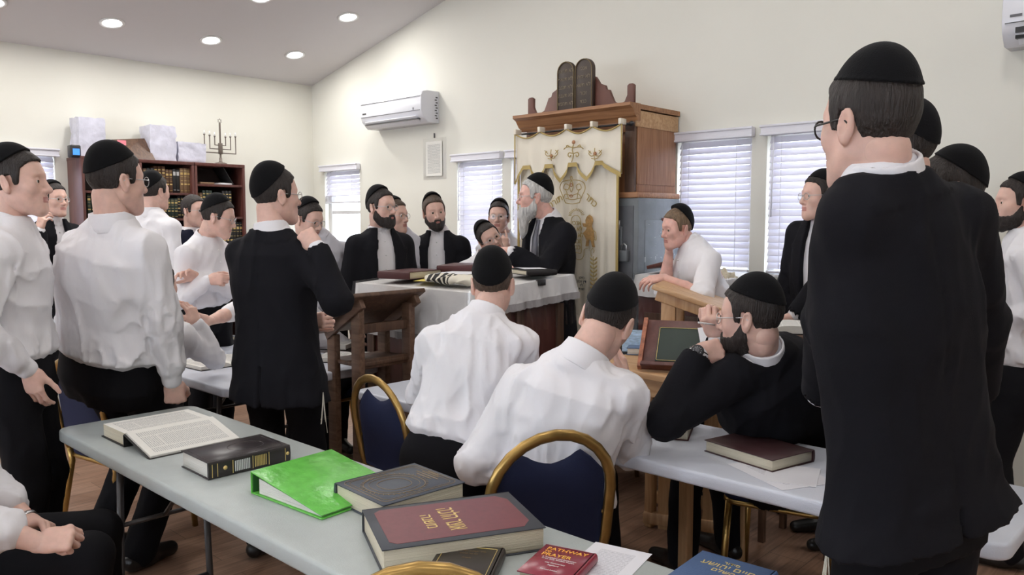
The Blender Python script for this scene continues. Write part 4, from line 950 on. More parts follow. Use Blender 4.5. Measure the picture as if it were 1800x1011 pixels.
# 8 blue siddur bottom right
A8, B8 = at(1085, 1003, z=.782), at(1232, 962, z=.782); ex = Vector((B8.x-A8.x, B8.y-A8.y)); h = .24; w = .185
ang8 = math.atan2(ex.y, ex.x); dn = Vector((math.sin(ang8), -math.cos(ang8)))
c8_ = Vector((B8.x, B8.y))+dn*.10-ex.normalized()*.02
A8, B8, C8 = at(1085, 1003, z=.782), at(1235, 966, z=.782), at(1365, 1003, z=.782)
ex = Vector((C8.x-B8.x, C8.y-B8.y)); dg = math.degrees(math.atan2(ex.y, ex.x)); w = max(ex.length, .16); exn = ex.normalized(); eyn = Vector((-exn.y, exn.x)); h = .25
mid = Vector((B8.x, B8.y))+exn*w/2-eyn*h/2
bk8 = closed_book('closed_book', 'blue hardcover prayer book with gold Hebrew title at the bottom right', (mid.x, mid.y), w, h, .040, dg, mat('blue_book_cloth', (.055, .11, .24), .5, bump=.2, bscale=200), M['pages_white'], 'x+', TZ)
obs = [text_mesh(t, s, gt, T(x*w, y*h, .0403), rtl=True) for t, s, x, y in (('סידור', .017, .0, .37), ('חיים יהושע', .028, .0, .28), ('השלם', .022, .0, .18))]
j8 = join_meshes('gold_title', obs, bk8)
# loose papers
def paper(label, c, w, h, deg, z, m=None, name='paper_sheet', cat='paper', n=1):
    o = plane_uv(-w/2, w/2, -h/2, h/2, 0, m or M['print2'], name, None, X=RX(-90) @ Matrix.Identity(4) if False else Matrix(((1, 0, 0, 0), (0, 0, 1, 0), (0, 1, 0, 0), (0, 0, 0, 1))))
    o.location = (c[0], c[1], z+.001); o.rotation_euler = (0, 0, math.radians(deg)); return tag(o, label, cat)
c = at(1068, 990, z=TZ); paper('white sheet of paper between the red and blue prayer books', c, .15, .20, -30, TZ, M['print3'])
# on the long white table
c, w, h, dg = book_at([(1252, 775), (1375, 812), (1415, 786)], .785)
b = closed_book('closed_book', 'dark maroon closed volume on the long white table', c, w, max(h, .16), .042, dg, mat('dark_maroon_cloth', (.050, .018, .020), .45), M['pages'], 'y+', TZ)
c = at(1180, 762, z=TZ); b = closed_book('closed_book', 'thick volume under papers beside the elbow on the long white table', (c.x+.0, c.y+.02), .16, .22, .05, -18, cov['maroon'], M['pages'], 'y+', TZ)
c = at(1372, 832, z=TZ); paper('loose white papers beside the maroon volume on the long white table', c, .21, .28, 20, TZ, M['print3']); c = at(1392, 835, z=TZ); paper('folded white sheet lying over the loose papers on the long white table', c, .16, .2, -25, TZ+.001, M['paper'])
# second table (left): open books
c = at(612, 632, z=TZ); open_book('open_book', 'open book near the right end of the left white table', c, .34, .23, -5, TZ, .018, .018)
c = at(572, 612, z=TZ); open_book('open_book', 'second open book partly hidden behind the man in the black suit', (c.x, c.y+.05), .34, .22, -10, TZ, .03, .03)
c = at(385, 640, z=TZ); open_book('open_book', 'open book on the left white table beside the seated elbow', c, .36, .26, 50, TZ, .02, .02)
c = at(375, 600, z=TZ); b = closed_book('closed_book', 'dark grey book standing slanted on the left white table', (c.x, c.y), .2, .26, .03, -30, gcl, None, 'x-', TZ)
# on the reading desk
p = bim(-.24, -.22); b = closed_book('closed_book', 'dark brown volume at the left corner of the reading desk', p, .24, .33, .045, math.degrees(RZ)+12, cov['maroon'], M['pages'], 'y-', p.z+.006)
p = bim(-.16, .16); b = closed_book('closed_book', 'large dark red volume at the far side of the reading desk', p, .26, .36, .04, math.degrees(RZ)+30, cov['maroon'], M['pages'], 'y-', p.z+.01)
p = bim(.04, -.06); paper('white curled papers lying on the reading desk', p, .22, .30, math.degrees(RZ)+20, p.z+.03, M['paper'])
p = bim(.0, -.26); o = paper('yellow sheet on the reading desk beside the prayer shawl', p, .16, .2, math.degrees(RZ)+30, p.z+.006, mat('yellow_paper', (.75, .60, .12), .7)); 
p = bim(.36, .20); b = closed_book('closed_book', 'black volume near the right corner of the reading desk', p, .2, .28, .03, math.degrees(RZ)+70, cov['black'], M['pages'], 'y-', p.z+.008)
paper('white page on the black volume in front of the rabbi', p, .14, .2, math.degrees(RZ)+60, p.z+.042, M['paper'])
p = bim(.501, .12, .0); o = thing('binder_clip', 'black clip holding the cloth at the right edge of the reading desk', 'clip', p, RZ); MB().box((.012, 0, -.01), (.034, .05, .036), M['black'], bev=.003).build('clip_body', o)
# striped prayer shawl, rolled
p = bim(.24, -.30); o = thing('prayer_shawl', 'folded cream prayer shawl with black stripes on the reading desk', 'prayer shawl', p, RZ+.05)
V = []; F = []; n = 18; nx = 60; tl = mat('cream_wool', (.70, .66, .56), .9, bump=.4, bscale=80)
def shawl_mat():
    m, N, L, B = newmat('striped_wool'); tc = N.new('ShaderNodeTexCoord'); sp = N.new('ShaderNodeSeparateXYZ'); L.new(tc.outputs['Object'], sp.inputs[0])
    r = N.new('ShaderNodeValToRGB'); r.color_ramp.interpolation = 'CONSTANT'; el = r.color_ramp.elements; el[0].position = 0; el[0].color = (.70, .66, .56, 1); st = [.06, .13, .16, .23, .27, .33, .36, .41, .44, .47]
    for i, s in enumerate(st): e = el.new(s); e.color = (.02, .02, .02, 1) if i % 2 == 0 else (.70, .66, .56, 1)
    mr = N.new('ShaderNodeMapRange'); mr.inputs[1].default_value = -.20; mr.inputs[2].default_value = .22; sk = N.new('ShaderNodeMath'); sk.operation = 'MULTIPLY_ADD'; sk.inputs[1].default_value = .35; L.new(sp.outputs[1], sk.inputs[0]); L.new(sp.outputs[0], sk.inputs[2])
    L.new(sk.outputs[0], mr.inputs[0]); L.new(mr.outputs[0], r.inputs[0]); L.new(r.outputs[0], B.inputs['Base Color']); B.inputs['Roughness'].default_value = .9; return m
for i in range(nx+1):
    x = -.20+.40*i/nx
    for k in range(n):
        a = 2*math.pi*k/n; ry = .085+.006*math.sin(i*.5+k); rz_ = .026+.004*math.sin(i*.7+k*2); e = 1-abs(2*i/nx-1)**8*.5
        V.append((x, ry*math.cos(a)*e, .026+rz_*math.sin(a)*e+.006*math.sin(a*3+i*.2)))
for i in range(nx):
    for k in range(n): F.append((i*n+k, i*n+(k+1) % n, (i+1)*n+(k+1) % n, (i+1)*n+k))
F.append(tuple(range(n))); F.append(tuple(nx*n+k for k in range(n)))
MB().raw(V, F, shawl_mat(), None, True).build('folded_cloth', o)
# on the small desk: books and stand
def dz(px, py): return at(px, py, z=.901)
c = dz(1130, 622); b = closed_book('closed_book', 'blue closed volume on the orange wooden desk', c, .15, .11, .035, -15, mat('slate_blue_cloth', (.09, .14, .24), .5), M['pages_white'], 'y+', .901)
o = thing('patterned_book', 'pale blue patterned book leaning upright on the orange wooden desk', 'book', (c.x-.035, c.y+.055, .901), math.radians(-12)); MB().box((0, 0, .055), (.12, .022, .11), mat('pale_blue_print', (.38, .52, .68), .6, vary=.35, vscale=40, stretch=(1, 1, 6)), X=RX(-14), bev=.002).build('cover', o)
st = at(1216, 650, Y=3.45); o = thing('book_stand', 'dark red slanted wooden book stand holding an open folder', 'book stand', (st.x, st.y, .901), math.radians(-18))
Xs = T(0, 0, .105) @ RX(44) 
MB().box((0, 0, 0), (.42, .27, .016), M['wood_red'], X=Xs, bev=.003).build('board', o); MB().box((0, -.125, .018), (.42, .02, .03), M['wood_red'], X=Xs, bev=.003).build('ledge', o); MB().box((0, .10, .09), (.06, .018, .20), M['wood_red'], bev=.002).build('prop', o)
MB().box((-.215, 0, .006), (.018, .27, .03), mat('marbled_copper', (.35, .12, .06), .4, vary=.4, vscale=50), X=Xs).build('inlay', o)
ob = thing('green_folder', 'dark green folder with gold edge resting on the slanted book stand', 'folder', (st.x, st.y, .901), math.radians(-18)); MB().box((-.03, -.012, .018), (.24, .19, .012), cov['green'], X=Xs, bev=.002).build('cover', ob); mb = MB(); mb.tube([Xs @ Vector((x-.03, y-.012, .025)) for x, y in rrect(.23, .18, .005, 2)], .0012, gold, 4, closed=True); mb.build('gold_edge', ob)
ob = MB().box((.11, -.02, .028), (.15, .19, .002), M['paper'], X=Xs @ RZd(12)).build('paper_sheet', None, (st.x, st.y, .901), math.radians(-18)); tag(ob, 'white sheet propped on the slanted book stand', 'paper')
c = at(1425, 580, Y=3.72); sm = thing('small_side_table', 'small dark side table behind the man with the watch', 'table', R(6.03, 1.30) if False else (c.x, c.y, 0), RZ)
MB().box((0, 0, 1.02), (.38, .30, .025), M['wood_dark'], bev=.004).build('tabletop', sm)
for sx in (-.16, .16):
    for sy in (-.12, .12): MB().box((sx, sy, .504), (.03, .03, 1.008), M['wood_dark'], bev=.003).build('leg', sm)
open_book('open_book', 'open book beside the right shoulder of the man with the watch', (c.x-.01, c.y), .34, .24, -15, 1.033, .03, .03)
o = thing('glass_mug', 'clear glass mug behind the hands of the man with the watch', 'mug', at(1268, 585, Y=3.9)*1.0, 0); o.location.z = .90
ms = at(1262, 600, Y=3.72); o.location = (ms.x, ms.y+.0, .901)
MB().lathe([(.030, 0), (.036, .004), (.040, .10), (.038, .10), (.034, .008), (.0, .008)], clear('mug_glass', .25, .03), 24).build('body', o); MB().tube([(.038, 0, .08), (.06, 0, .075), (.065, 0, .05), (.055, 0, .025), (.038, 0, .02)], .005, clear('mug_glass2', .3, .03), 8).build('handle', o)
# ---------------- implicit surface modelling for figures ----------------
f32 = np.float32
_rs = np.random.RandomState(5); _TAB = _rs.rand(32, 32, 32).astype(f32)
def vnoise(P):       # P (N,3) -> value noise 0..1
    i = np.floor(P).astype(int); f = P-i; f = f*f*(3-2*f); i &= 31; j = (i+1) & 31; r = 0
    for dx in (0, 1):
        wx = f[:, 0] if dx else 1-f[:, 0]; ix = j[:, 0] if dx else i[:, 0]
        for dy in (0, 1):
            wy = f[:, 1] if dy else 1-f[:, 1]; iy = j[:, 1] if dy else i[:, 1]
            for dz in (0, 1):
                wz = f[:, 2] if dz else 1-f[:, 2]; iz = j[:, 2] if dz else i[:, 2]; r = r+wx*wy*wz*_TAB[ix, iy, iz]
    return r
def folds(P, seed, amp, sc=(13, 13, 4.5), warp=1.0):
    w = np.stack([vnoise(P*4+seed), vnoise(P*4+seed+7.3), vnoise(P*4+seed+13.1)], 1)-.5
    q = P*np.array(sc)+w*warp*2+seed*3.7; n = vnoise(q); r = 1-np.abs(2*n-1); q2 = P*np.array(sc)*1.9+w*warp*3+seed*5.1; n2 = vnoise(q2); r2 = 1-np.abs(2*n2-1)
    return ((r**2-.4)+.5*(r2**2-.4))*amp
class Vol:
    def __init__(s, lo, hi, res):
        s.res = res; s.lo = np.array(lo, float)-2*res; n = np.ceil((np.array(hi)+2*res-s.lo)/res).astype(int)+1; s.n = n
        s.D = np.full(n, 1.0, f32); s.ax = [s.lo[k]+res*np.arange(n[k]) for k in range(3)]
    def blk(s, lo, hi):
        a = np.clip(np.floor((np.array(lo)-s.lo)/s.res).astype(int), 0, s.n); b = np.clip(np.ceil((np.array(hi)-s.lo)/s.res).astype(int)+1, 0, s.n); return a, b
    def op(s, prim, k=.01, mode='u'):
        f, lo, hi = prim; pad = k+2.5*s.res; a, b = s.blk(np.array(lo)-pad, np.array(hi)+pad)
        if (b <= a).any(): return s
        X = s.ax[0][a[0]:b[0]][:, None, None]; Y = s.ax[1][a[1]:b[1]][None, :, None]; Z = s.ax[2][a[2]:b[2]][None, None, :]
        d = f(X, Y, Z).astype(f32); sl = tuple(slice(a[q], b[q]) for q in range(3)); c = s.D[sl]
        if mode == 'u': h = np.maximum(k-np.abs(c-d), 0)/k; s.D[sl] = np.minimum(c, d)-h*h*k*.25
        elif mode == 's': d = -d; h = np.maximum(k-np.abs(c-d), 0)/k; s.D[sl] = np.maximum(c, d)+h*h*k*.25
        elif mode == 'add': s.D[sl] = c+d
        return s
    def cut(s, f, k=.003):       # keep only where f < 0, everywhere
        X = s.ax[0][:, None, None]; Y = s.ax[1][None, :, None]; Z = s.ax[2][None, None, :]; d = f(X, Y, Z).astype(f32); c = s.D; h = np.maximum(k-np.abs(c-d), 0)/k; s.D = np.maximum(c, d)+h*h*k*.25; return s
    def displace(s, fn, band=3.0):
        m = np.abs(s.D) < band*s.res+.012; idx = np.argwhere(m)
        if len(idx): P = s.lo+idx*s.res; s.D[m] -= fn(P).astype(f32)
        return s
    def mesh(s):
        D = s.D; S = D < 0; n = s.n
        c = [S[i:n[0]-1+i, j:n[1]-1+j, k:n[2]-1+k] for i in (0, 1) for j in (0, 1) for k in (0, 1)]
        al = c[0].copy(); an = c[0].copy()
        for q in c[1:]: al &= q; an |= q
        act = an & ~al; I = np.argwhere(act); N = len(I)
        if N == 0: return np.zeros((0, 3)), np.zeros((0, 4), int)
        ids = np.full(act.shape, -1, np.int32); ids[act] = np.arange(N)
        corners = [(i, j, k) for i in (0, 1) for j in (0, 1) for k in (0, 1)]
        val = {q: D[I[:, 0]+q[0], I[:, 1]+q[1], I[:, 2]+q[2]] for q in corners}
        acc = np.zeros((N, 3)); cnt = np.zeros(N)
        for a in corners:
            for axx in range(3):
                if a[axx] == 0:
                    b = list(a); b[axx] = 1; b = tuple(b); va, vb = val[a], val[b]; m = (va < 0) != (vb < 0)
                    t = np.where(m, va/np.where(m, va-vb, 1), 0); p = np.array(a, float)[None, :].repeat(N, 0); p[:, axx] = t; acc[m] += p[m]; cnt[m] += 1
        V = s.lo+(I+acc/cnt[:, None])*s.res; Fs = []
        for axx in range(3):
            o1, o2 = [q for q in range(3) if q != axx]
            A = np.moveaxis(S, axx, 0); x = A[:-1] != A[1:]; E = np.argwhere(x)   # edge index (axx, o1, o2)
            m = (E[:, 1] > 0) & (E[:, 2] > 0) & (E[:, 1] < n[o1]-1) & (E[:, 2] < n[o2]-1); E = E[m]
            sg = A[E[:, 0], E[:, 1], E[:, 2]]; IDS = np.moveaxis(ids, axx, 0)
            q0 = IDS[E[:, 0], E[:, 1]-1, E[:, 2]-1]; q1 = IDS[E[:, 0], E[:, 1], E[:, 2]-1]; q2 = IDS[E[:, 0], E[:, 1], E[:, 2]]; q3 = IDS[E[:, 0], E[:, 1]-1, E[:, 2]]
            F = np.stack([q0, q1, q2, q3], 1); fl = sg if axx != 1 else ~sg; F[~fl] = F[~fl][:, ::-1]; Fs.append(F)
        return V, np.concatenate(Fs)
def Lg(x): return np.asarray(x, float)
def rc(a, b, r1, r2, sx=None):
    a = Lg(a); b = Lg(b); d = b-a; L2 = max(float(d@d), 1e-9); R_ = max(r1, r2)
    def f(X, Y, Z):
        px, py, pz = X-a[0], Y-a[1], Z-a[2]; t = np.clip((px*d[0]+py*d[1]+pz*d[2])/L2, 0, 1)
        return np.sqrt((px-t*d[0])**2+(py-t*d[1])**2+(pz-t*d[2])**2)-(r1+(r2-r1)*t)
    return f, np.minimum(a, b)-R_, np.maximum(a, b)+R_
def el(c, r, Rm=None):
    c = Lg(c); r = Lg(r); m = np.eye(3) if Rm is None else Rm; R_ = r.max()
    def f(X, Y, Z):
        px, py, pz = X-c[0], Y-c[1], Z-c[2]; q = [(px*m[0, k]+py*m[1, k]+pz*m[2, k]) for k in range(3)]
        k0 = np.sqrt(sum((q[k]/r[k])**2 for k in range(3))); k1 = np.sqrt(sum((q[k]/r[k]**2)**2 for k in range(3)))+1e-6; return k0*(k0-1)/k1
    return f, c-R_, c+R_
def sp(c, r): return rc(c, c, r, r)
def rot(ax, deg):
    a = math.radians(deg); c, s = math.cos(a), math.sin(a)
    return {'x': np.array([[1, 0, 0], [0, c, -s], [0, s, c]]), 'y': np.array([[c, 0, s], [0, 1, 0], [-s, 0, c]]), 'z': np.array([[c, -s, 0], [s, c, 0], [0, 0, 1]])}[ax]
# ---- head library (local: x right, y forward, z up; origin between the ears) ----
HEAD = {}
def head_base(V, t=0.0, face=True):
    V.op(el((0, -.012, .040), (.073+t, .095+t, .084+t)), .02)
    V.op(el((0, .030, .030), (.064+t, .062+t, .062+t)), .03); V.op(el((0, .030, -.020), (.062+t, .060+t, .072+t)), .03)
def head_skin(res, nose=1.0, jaw=1.0):
    key = ('skin', res, nose, jaw)
    if key in HEAD: return HEAD[key]
    V = Vol((-.10, -.125, -.15), (.10, .145, .135), res); head_base(V)
    V.op(el((0, .034, -.062), (.050*jaw, .052, .044)), .03)
    for s in (-1, 1):
        V.op(rc((s*.052*jaw, .002, -.045), (s*.020, .074, -.094), .018, .015), .03); V.op(sp((s*.043, .060, -.014), .022), .03)
        V.op(rc((s*.004, .088, .030), (s*.042, .074, .031), .010, .009), .015)
    V.op(sp((0, .078, -.090), .020), .025); V.op(el((0, .082, -.055), (.030, .014, .026)), .02)
    for s in (-1, 1): V.op(sp((s*.032, .100, .010), .017), .014, 's')
    V.op(rc((0, .086, .022), (0, .090+.022*nose, -.020), .0085, .0105), .012); V.op(sp((0, .092+.021*nose, -.024), .0105), .008)
    for s in (-1, 1):
        V.op(sp((s*.0125, .099, -.027), .008), .007); V.op(sp((s*.007, .106, -.036), .004), .003, 's')
        V.op(sp((s*.031, .0765, .009), .0150), .004); V.op(el((s*.031, .094, .0085), (.0125, .012, .0044)), .003, 's')
    V.op(el((0, .0925, -.0505), (.024, .009, .0058)), .004); V.op(el((0, .0910, -.0615), (.020, .010, .0068)), .004); V.op(el((0, .101, -.0558), (.022, .006, .0013)), .003, 's')
    for s in (-1, 1):
        m = rot('z', -s*22) @ rot('y', s*8) @ rot('x', 12)
        V.op(el((s*.083, -.012, .000), (.0075, .018, .033), m), .008); V.op(el((s*.079, -.004, -.022), (.007, .008, .012)), .008); V.op(el((s*.091, -.010, .006), (.006, .0105, .020), m), .004, 's')
    V.op(rc((0, -.020, -.03), (0, -.032, -.070), .054, .050), .03)
    HEAD[key] = V.mesh(); return HEAD[key]
HZ_Y = np.array([-.13, -.05, -.032, -.022, .010, .016, .034, .042, .062, .10]); HZ = np.array([-.066, -.058, -.030, .026, .030, -.006, -.002, .054, .076, .088])
def head_hair(res, t=.008, low=0.0, sides=True, kind='short'):
    key = ('hair', res, t, low, sides)
    if key in HEAD: return HEAD[key]
    V = Vol((-.105, -.135, -.09), (.105, .11, .145), res); head_base(V, t)
    def f(X, Y, Z):
        zb = np.interp(Y, HZ_Y, HZ)-low*(Y < -.03); side = np.abs(X) < .045; zb2 = np.where(side & (Y > 0), np.maximum(zb, .045), zb); return (zb2-Z)*.6+.0*X
    V.cut(f, .006); V.displace(lambda P: (vnoise(P*np.array([120, 120, 45]))-.5)*.004)
    for s in (-1, 1): V.op(rc((s*.018, .0885, .030), (s*.046, .0735, .033), .0042, .0034), .002)
    HEAD[key] = V.mesh(); return HEAD[key]
def head_beard(res, kind='short'):
    key = ('beard', res, kind)
    if key in HEAD: return HEAD[key]
    t = {'short': .008, 'stubble': .002, 'full': .011}[kind]; lo = -.26 if kind == 'full' else -.135
    V = Vol((-.095, -.05, lo), (.095, .135, .02), res); V.op(el((0, .030, -.020), (.062+t, .060+t, .072+t)), .03); V.op(el((0, .034, -.062), (.050+t, .052+t, .044+t)), .03)
    for s in (-1, 1): V.op(rc((s*.052, .002, -.045), (s*.020, .074, -.094), .018+t, .015+t), .03)
    V.op(sp((0, .078, -.090), .020+t), .02); V.op(el((0, .084, -.055), (.028+t*.6, .012+t*.7, .024+t*.5)), .02)
    if kind == 'full': V.op(el((0, .072, -.135), (.042, .030, .070)), .03); V.op(el((0, .080, -.185), (.022, .018, .050)), .03)
    def f(X, Y, Z):
        zt = np.interp(Y, [-.02, .012, .03, .055, .075, .11], [.004, .000, -.030, -.050, -.040, -.038]); ax = np.abs(X); zt = np.where((ax > .026) & (Y > .055), -.052, zt); return np.maximum((Z-zt)*.7, (-.006-Y)*.7)
    V.cut(f, .005); V.op(el((0, .104, -.0570), (.019, .024, .0072)), .003, 's')
    V.displace(lambda P: (vnoise(P*np.array([110, 110, 30]))-.5)*(.003 if kind == 'stubble' else .0055))
    HEAD[key] = V.mesh(); return HEAD[key]
def head_cap(res, tilt=30, drop=0.0, hgt=1.0, fwd=0.0):
    key = ('cap', res, tilt, drop, hgt)
    if key in HEAD: return HEAD[key]
    V = Vol((-.11, -.145, -.03), (.11, .12, .17), res); V.op(el((0, -.014, .041), (.0845, .1065, .100*hgt)), .004); V.op(el((0, -.028, .095), (.052, .064, .052*hgt)), .04)
    a = math.radians(tilt); ny, nz = -math.sin(a), math.cos(a); c = np.array([0, -.033, .066-drop])
    def f(X, Y, Z): return -((Y-c[1])*ny+(Z-c[2])*nz)+.0*X
    V.op((lambda X, Y, Z: np.where(((Y-c[1])*ny+(Z-c[2])*nz) < .007, -.0015, 0.0)+.0*X, (-.11, -.145, -.03), (.11, .12, .17)), .001, 'add')
    V.cut(f, .002); V.displace(lambda P: (vnoise(P*14)-.5)*.004)
    HEAD[key] = V.mesh(); return HEAD[key]
# ---- hands (local: wrist at origin, fingers +y, thumb +x, back of hand +z) ----
HANDS = {'relaxed': dict(c=[(22, 28, 18), (26, 32, 20), (30, 36, 22), (34, 38, 24)], sp=4, th=(38, -18, 12)), 'flat': dict(c=[(4, 5, 3)]*4, sp=5, th=(34, -6, 4)),
         'fist': dict(c=[(70, 92, 60), (74, 95, 62), (78, 96, 62), (80, 96, 60)], sp=1, th=(25, -45, 42)), 'cup': dict(c=[(38, 40, 25), (42, 44, 26), (46, 46, 28), (50, 48, 30)], sp=2, th=(40, -40, 18)),
         'curl': dict(c=[(50, 62, 40), (54, 66, 42), (58, 70, 44), (60, 70, 46)], sp=2, th=(32, -42, 30)), 'point': dict(c=[(10, 12, 8), (45, 55, 35), (55, 65, 40), (60, 70, 40)], sp=3, th=(30, -35, 20))}
def hand(res, pose):
    key = ('hand', res, pose)
    if key in HEAD: return HEAD[key]
    h = HANDS[pose]; V = Vol((-.075, -.05, -.115), (.095, .215, .04), res)
    V.op(rc((0, -.010, 0), (0, .012, 0), .0255, .025), .01); V.op(el((0, .030, -.001), (.034, .040, .0155)), .018)
    for i, x in enumerate((.029, .010, -.010, -.029)): V.op(rc((x*.5, .012, 0), (x, .078-.004*abs(i-1), 0), .0125, .0118), .012)
    V.op(el((.026, .030, -.010), (.019, .030, .015)), .014)
    Ls = [(.042, .025, .021), (.047, .029, .022), (.043, .027, .021), (.034, .020, .019)]
    for i, x in enumerate((.029, .010, -.010, -.029)):
        p = np.array([x, .080-.005*abs(i-1)-(.006 if i == 3 else 0), .0]); az = math.radians((1.5-i)*h['sp']); pit = 0
        for k in range(3):
            pit += math.radians(h['c'][i][k]); d = np.array([math.sin(az)*math.cos(pit), math.cos(az)*math.cos(pit), -math.sin(pit)]); q = p+d*Ls[i][k]; r = [.0098, .0088, .0078, .0068]
            if i == 3: r = [.0086, .0077, .0068, .006]
            V.op(rc(p, q, r[k], r[k+1]), .0045); p = q
    a0, a1, a2 = [math.radians(q) for q in h['th']]; p = np.array([.026, .018, -.008]); d = np.array([math.sin(a0), math.cos(a0)*math.cos(a1), math.sin(a1)*.9]); d /= np.linalg.norm(d); q = p+d*.042; V.op(rc(p, q, .0145, .0105), .012)
    b0 = a0-a2*.6; d2 = np.array([math.sin(b0), math.cos(b0), math.sin(a1)*.9-.1*a2]); d2 /= np.linalg.norm(d2); p2 = q+d2*.031; V.op(rc(q, p2, .0105, .0092), .005); b1 = b0-a2*.8; d3 = np.array([math.sin(b1), math.cos(b1), d2[2]]); d3 /= np.linalg.norm(d3); V.op(rc(p2, p2+d3*.024, .0092, .0078), .005)
    HEAD[key] = V.mesh(); return HEAD[key]
def unit(v): v = Lg(v); return v/(np.linalg.norm(v)+1e-9)
def ik(a, c, L1, L2, pole):
    a, c = Lg(a), Lg(c); d = c-a; L = np.linalg.norm(d); mx = (L1+L2)*.998
    if L > mx: c = a+d/L*mx; d = c-a; L = mx
    x = (L1*L1-L2*L2+L*L)/(2*L); h = math.sqrt(max(L1*L1-x*x, 0)); u = d/L; p = Lg(pole)-a; p = p-u*(p@u); n = np.linalg.norm(p); p = p/n if n > 1e-6 else np.array([0, 0, -1.0]); return a+u*x+p*h, c
def mk(name, parts, parent, origin, smooth=True):    # parts: list of (V, F, material or (materials, picker))
    me = bpy.data.meshes.new(name); Vs = []; Fs = []; mi = []; mats = []; off = 0
    for V, F, m in parts:
        if len(V) == 0: continue
        if m not in mats: mats.append(m)
        Vs.append(V-origin); Fs.append(F+off); mi.append(np.full(len(F), mats.index(m))); off += len(V)
    Vs = np.concatenate(Vs).astype(f32); Fs = np.concatenate(Fs); mi = np.concatenate(mi); nf = len(Fs)
    me.vertices.add(len(Vs)); me.vertices.foreach_set('co', Vs.ravel()); k = Fs.shape[1]; me.loops.add(nf*k); me.loops.foreach_set('vertex_index', Fs.astype(np.int32).ravel()); me.polygons.add(nf); me.polygons.foreach_set('loop_start', np.arange(0, nf*k, k, dtype=np.int32))
    try: me.polygons.foreach_set('loop_total', np.full(nf, k, np.int32))
    except Exception: pass
    me.polygons.foreach_set('material_index', mi.astype(np.int32)); me.polygons.foreach_set('use_smooth', np.ones(nf, bool))
    for m in mats: me.materials.append(m)
    me.update(calc_edges=True); me.validate(); return link(bpy.data.objects.new(name, me), parent)
def tubes_np(paths, r, n=6):
    Vs = []; Fs = []; off = 0
    for P in paths:
        P = [Lg(p) for p in P]; N = len(P)
        for i, p in enumerate(P):
            d = unit(P[min(i+1, N-1)]-P[max(i-1, 0)]); u = np.cross(d, [0, 0, 1.0] if abs(d[2]) < .9 else [0, 1.0, 0]); u = unit(u); w = np.cross(d, u)
            for k in range(n): a = 2*math.pi*k/n; Vs.append(p+(u*math.cos(a)+w*math.sin(a))*r)
        for i in range(N-1):
            for k in range(n): Fs.append((off+i*n+k, off+i*n+(k+1) % n, off+(i+1)*n+(k+1) % n, off+(i+1)*n+k))
        off += N*n
    return np.array(Vs), np.array(Fs)
def sphere_np(c, r, n=10):
    V = []; F = []
    for i in range(n+1):
        th = math.pi*i/n
        for k in range(2*n): ph = math.pi*k/n; V.append((c[0]+r*math.sin(th)*math.cos(ph), c[1]+r*math.cos(th), c[2]+r*math.sin(th)*math.sin(ph)))
    for i in range(n):
        for k in range(2*n): F.append((i*2*n+k, i*2*n+(k+1) % (2*n), (i+1)*2*n+(k+1) % (2*n), (i+1)*2*n+k))
    return np.array(V), np.array(F)
# ---- torso loft ----
def loft(P0, P1, right, ts, hw, hd, bow=0.0, e=2.4, fo=None):
    P0, P1 = Lg(P0), Lg(P1); ax = P1-P0; L = np.linalg.norm(ax); az = ax/L; rt = Lg(right); rt = unit(rt-az*(rt@az)); fw = np.cross(az, rt)
    ts = Lg(ts); hw = Lg(hw); hd = Lg(hd); fo = np.zeros(len(ts)) if fo is None else Lg(fo); ex = max(hw.max(), hd.max())+abs(bow)
    def loc(X, Y, Z):
        px, py, pz = X-P0[0], Y-P0[1], Z-P0[2]; t = (px*az[0]+py*az[1]+pz*az[2])/L; x = px*rt[0]+py*rt[1]+pz*rt[2]; y = px*fw[0]+py*fw[1]+pz*fw[2]
        return t, x, y
    def f(X, Y, Z):
        t, x, y = loc(X, Y, Z); tc_ = np.clip(t, ts[0], ts[-1]); w = np.interp(tc_, ts, hw); h = np.interp(tc_, ts, hd); y = y+bow*4*tc_*(1-tc_)-np.interp(tc_, ts, fo)
        q = (np.abs(x/w)**e+np.abs(y/h)**e)**(1/e); d = (q-1)*np.minimum(w, h); return np.maximum(d, np.maximum(t-ts[-1], ts[0]-t)*L)
    A = P0+az*L*ts[0]; B = P0+az*L*ts[-1]; return (f, np.minimum(A, B)-ex, np.maximum(A, B)+ex), loc, (rt, fw, az, L)
def yawv(deg): a = math.radians(deg); return np.array([-math.sin(a), math.cos(a), 0.0])     # 0 = away from the camera, + = to the left
def frame(yaw, pitch=0, roll=0):     # columns right, forward, up. pitch + looks down, roll + tilts to own right
    return rot('z', yaw) @ rot('x', -pitch) @ rot('y', roll)
def near_res(Y): return 'hi' if Y < 3.7 else ('mid' if Y < 4.3 else 'lo')
RES = {'hi': dict(h=.0034, hand=.0034, cl=.0075, cap=.0036), 'mid': dict(h=.0042, hand=.0045, cl=.009, cap=.0045), 'lo': dict(h=.0048, hand=.0055, cl=.011, cap=.0055)}
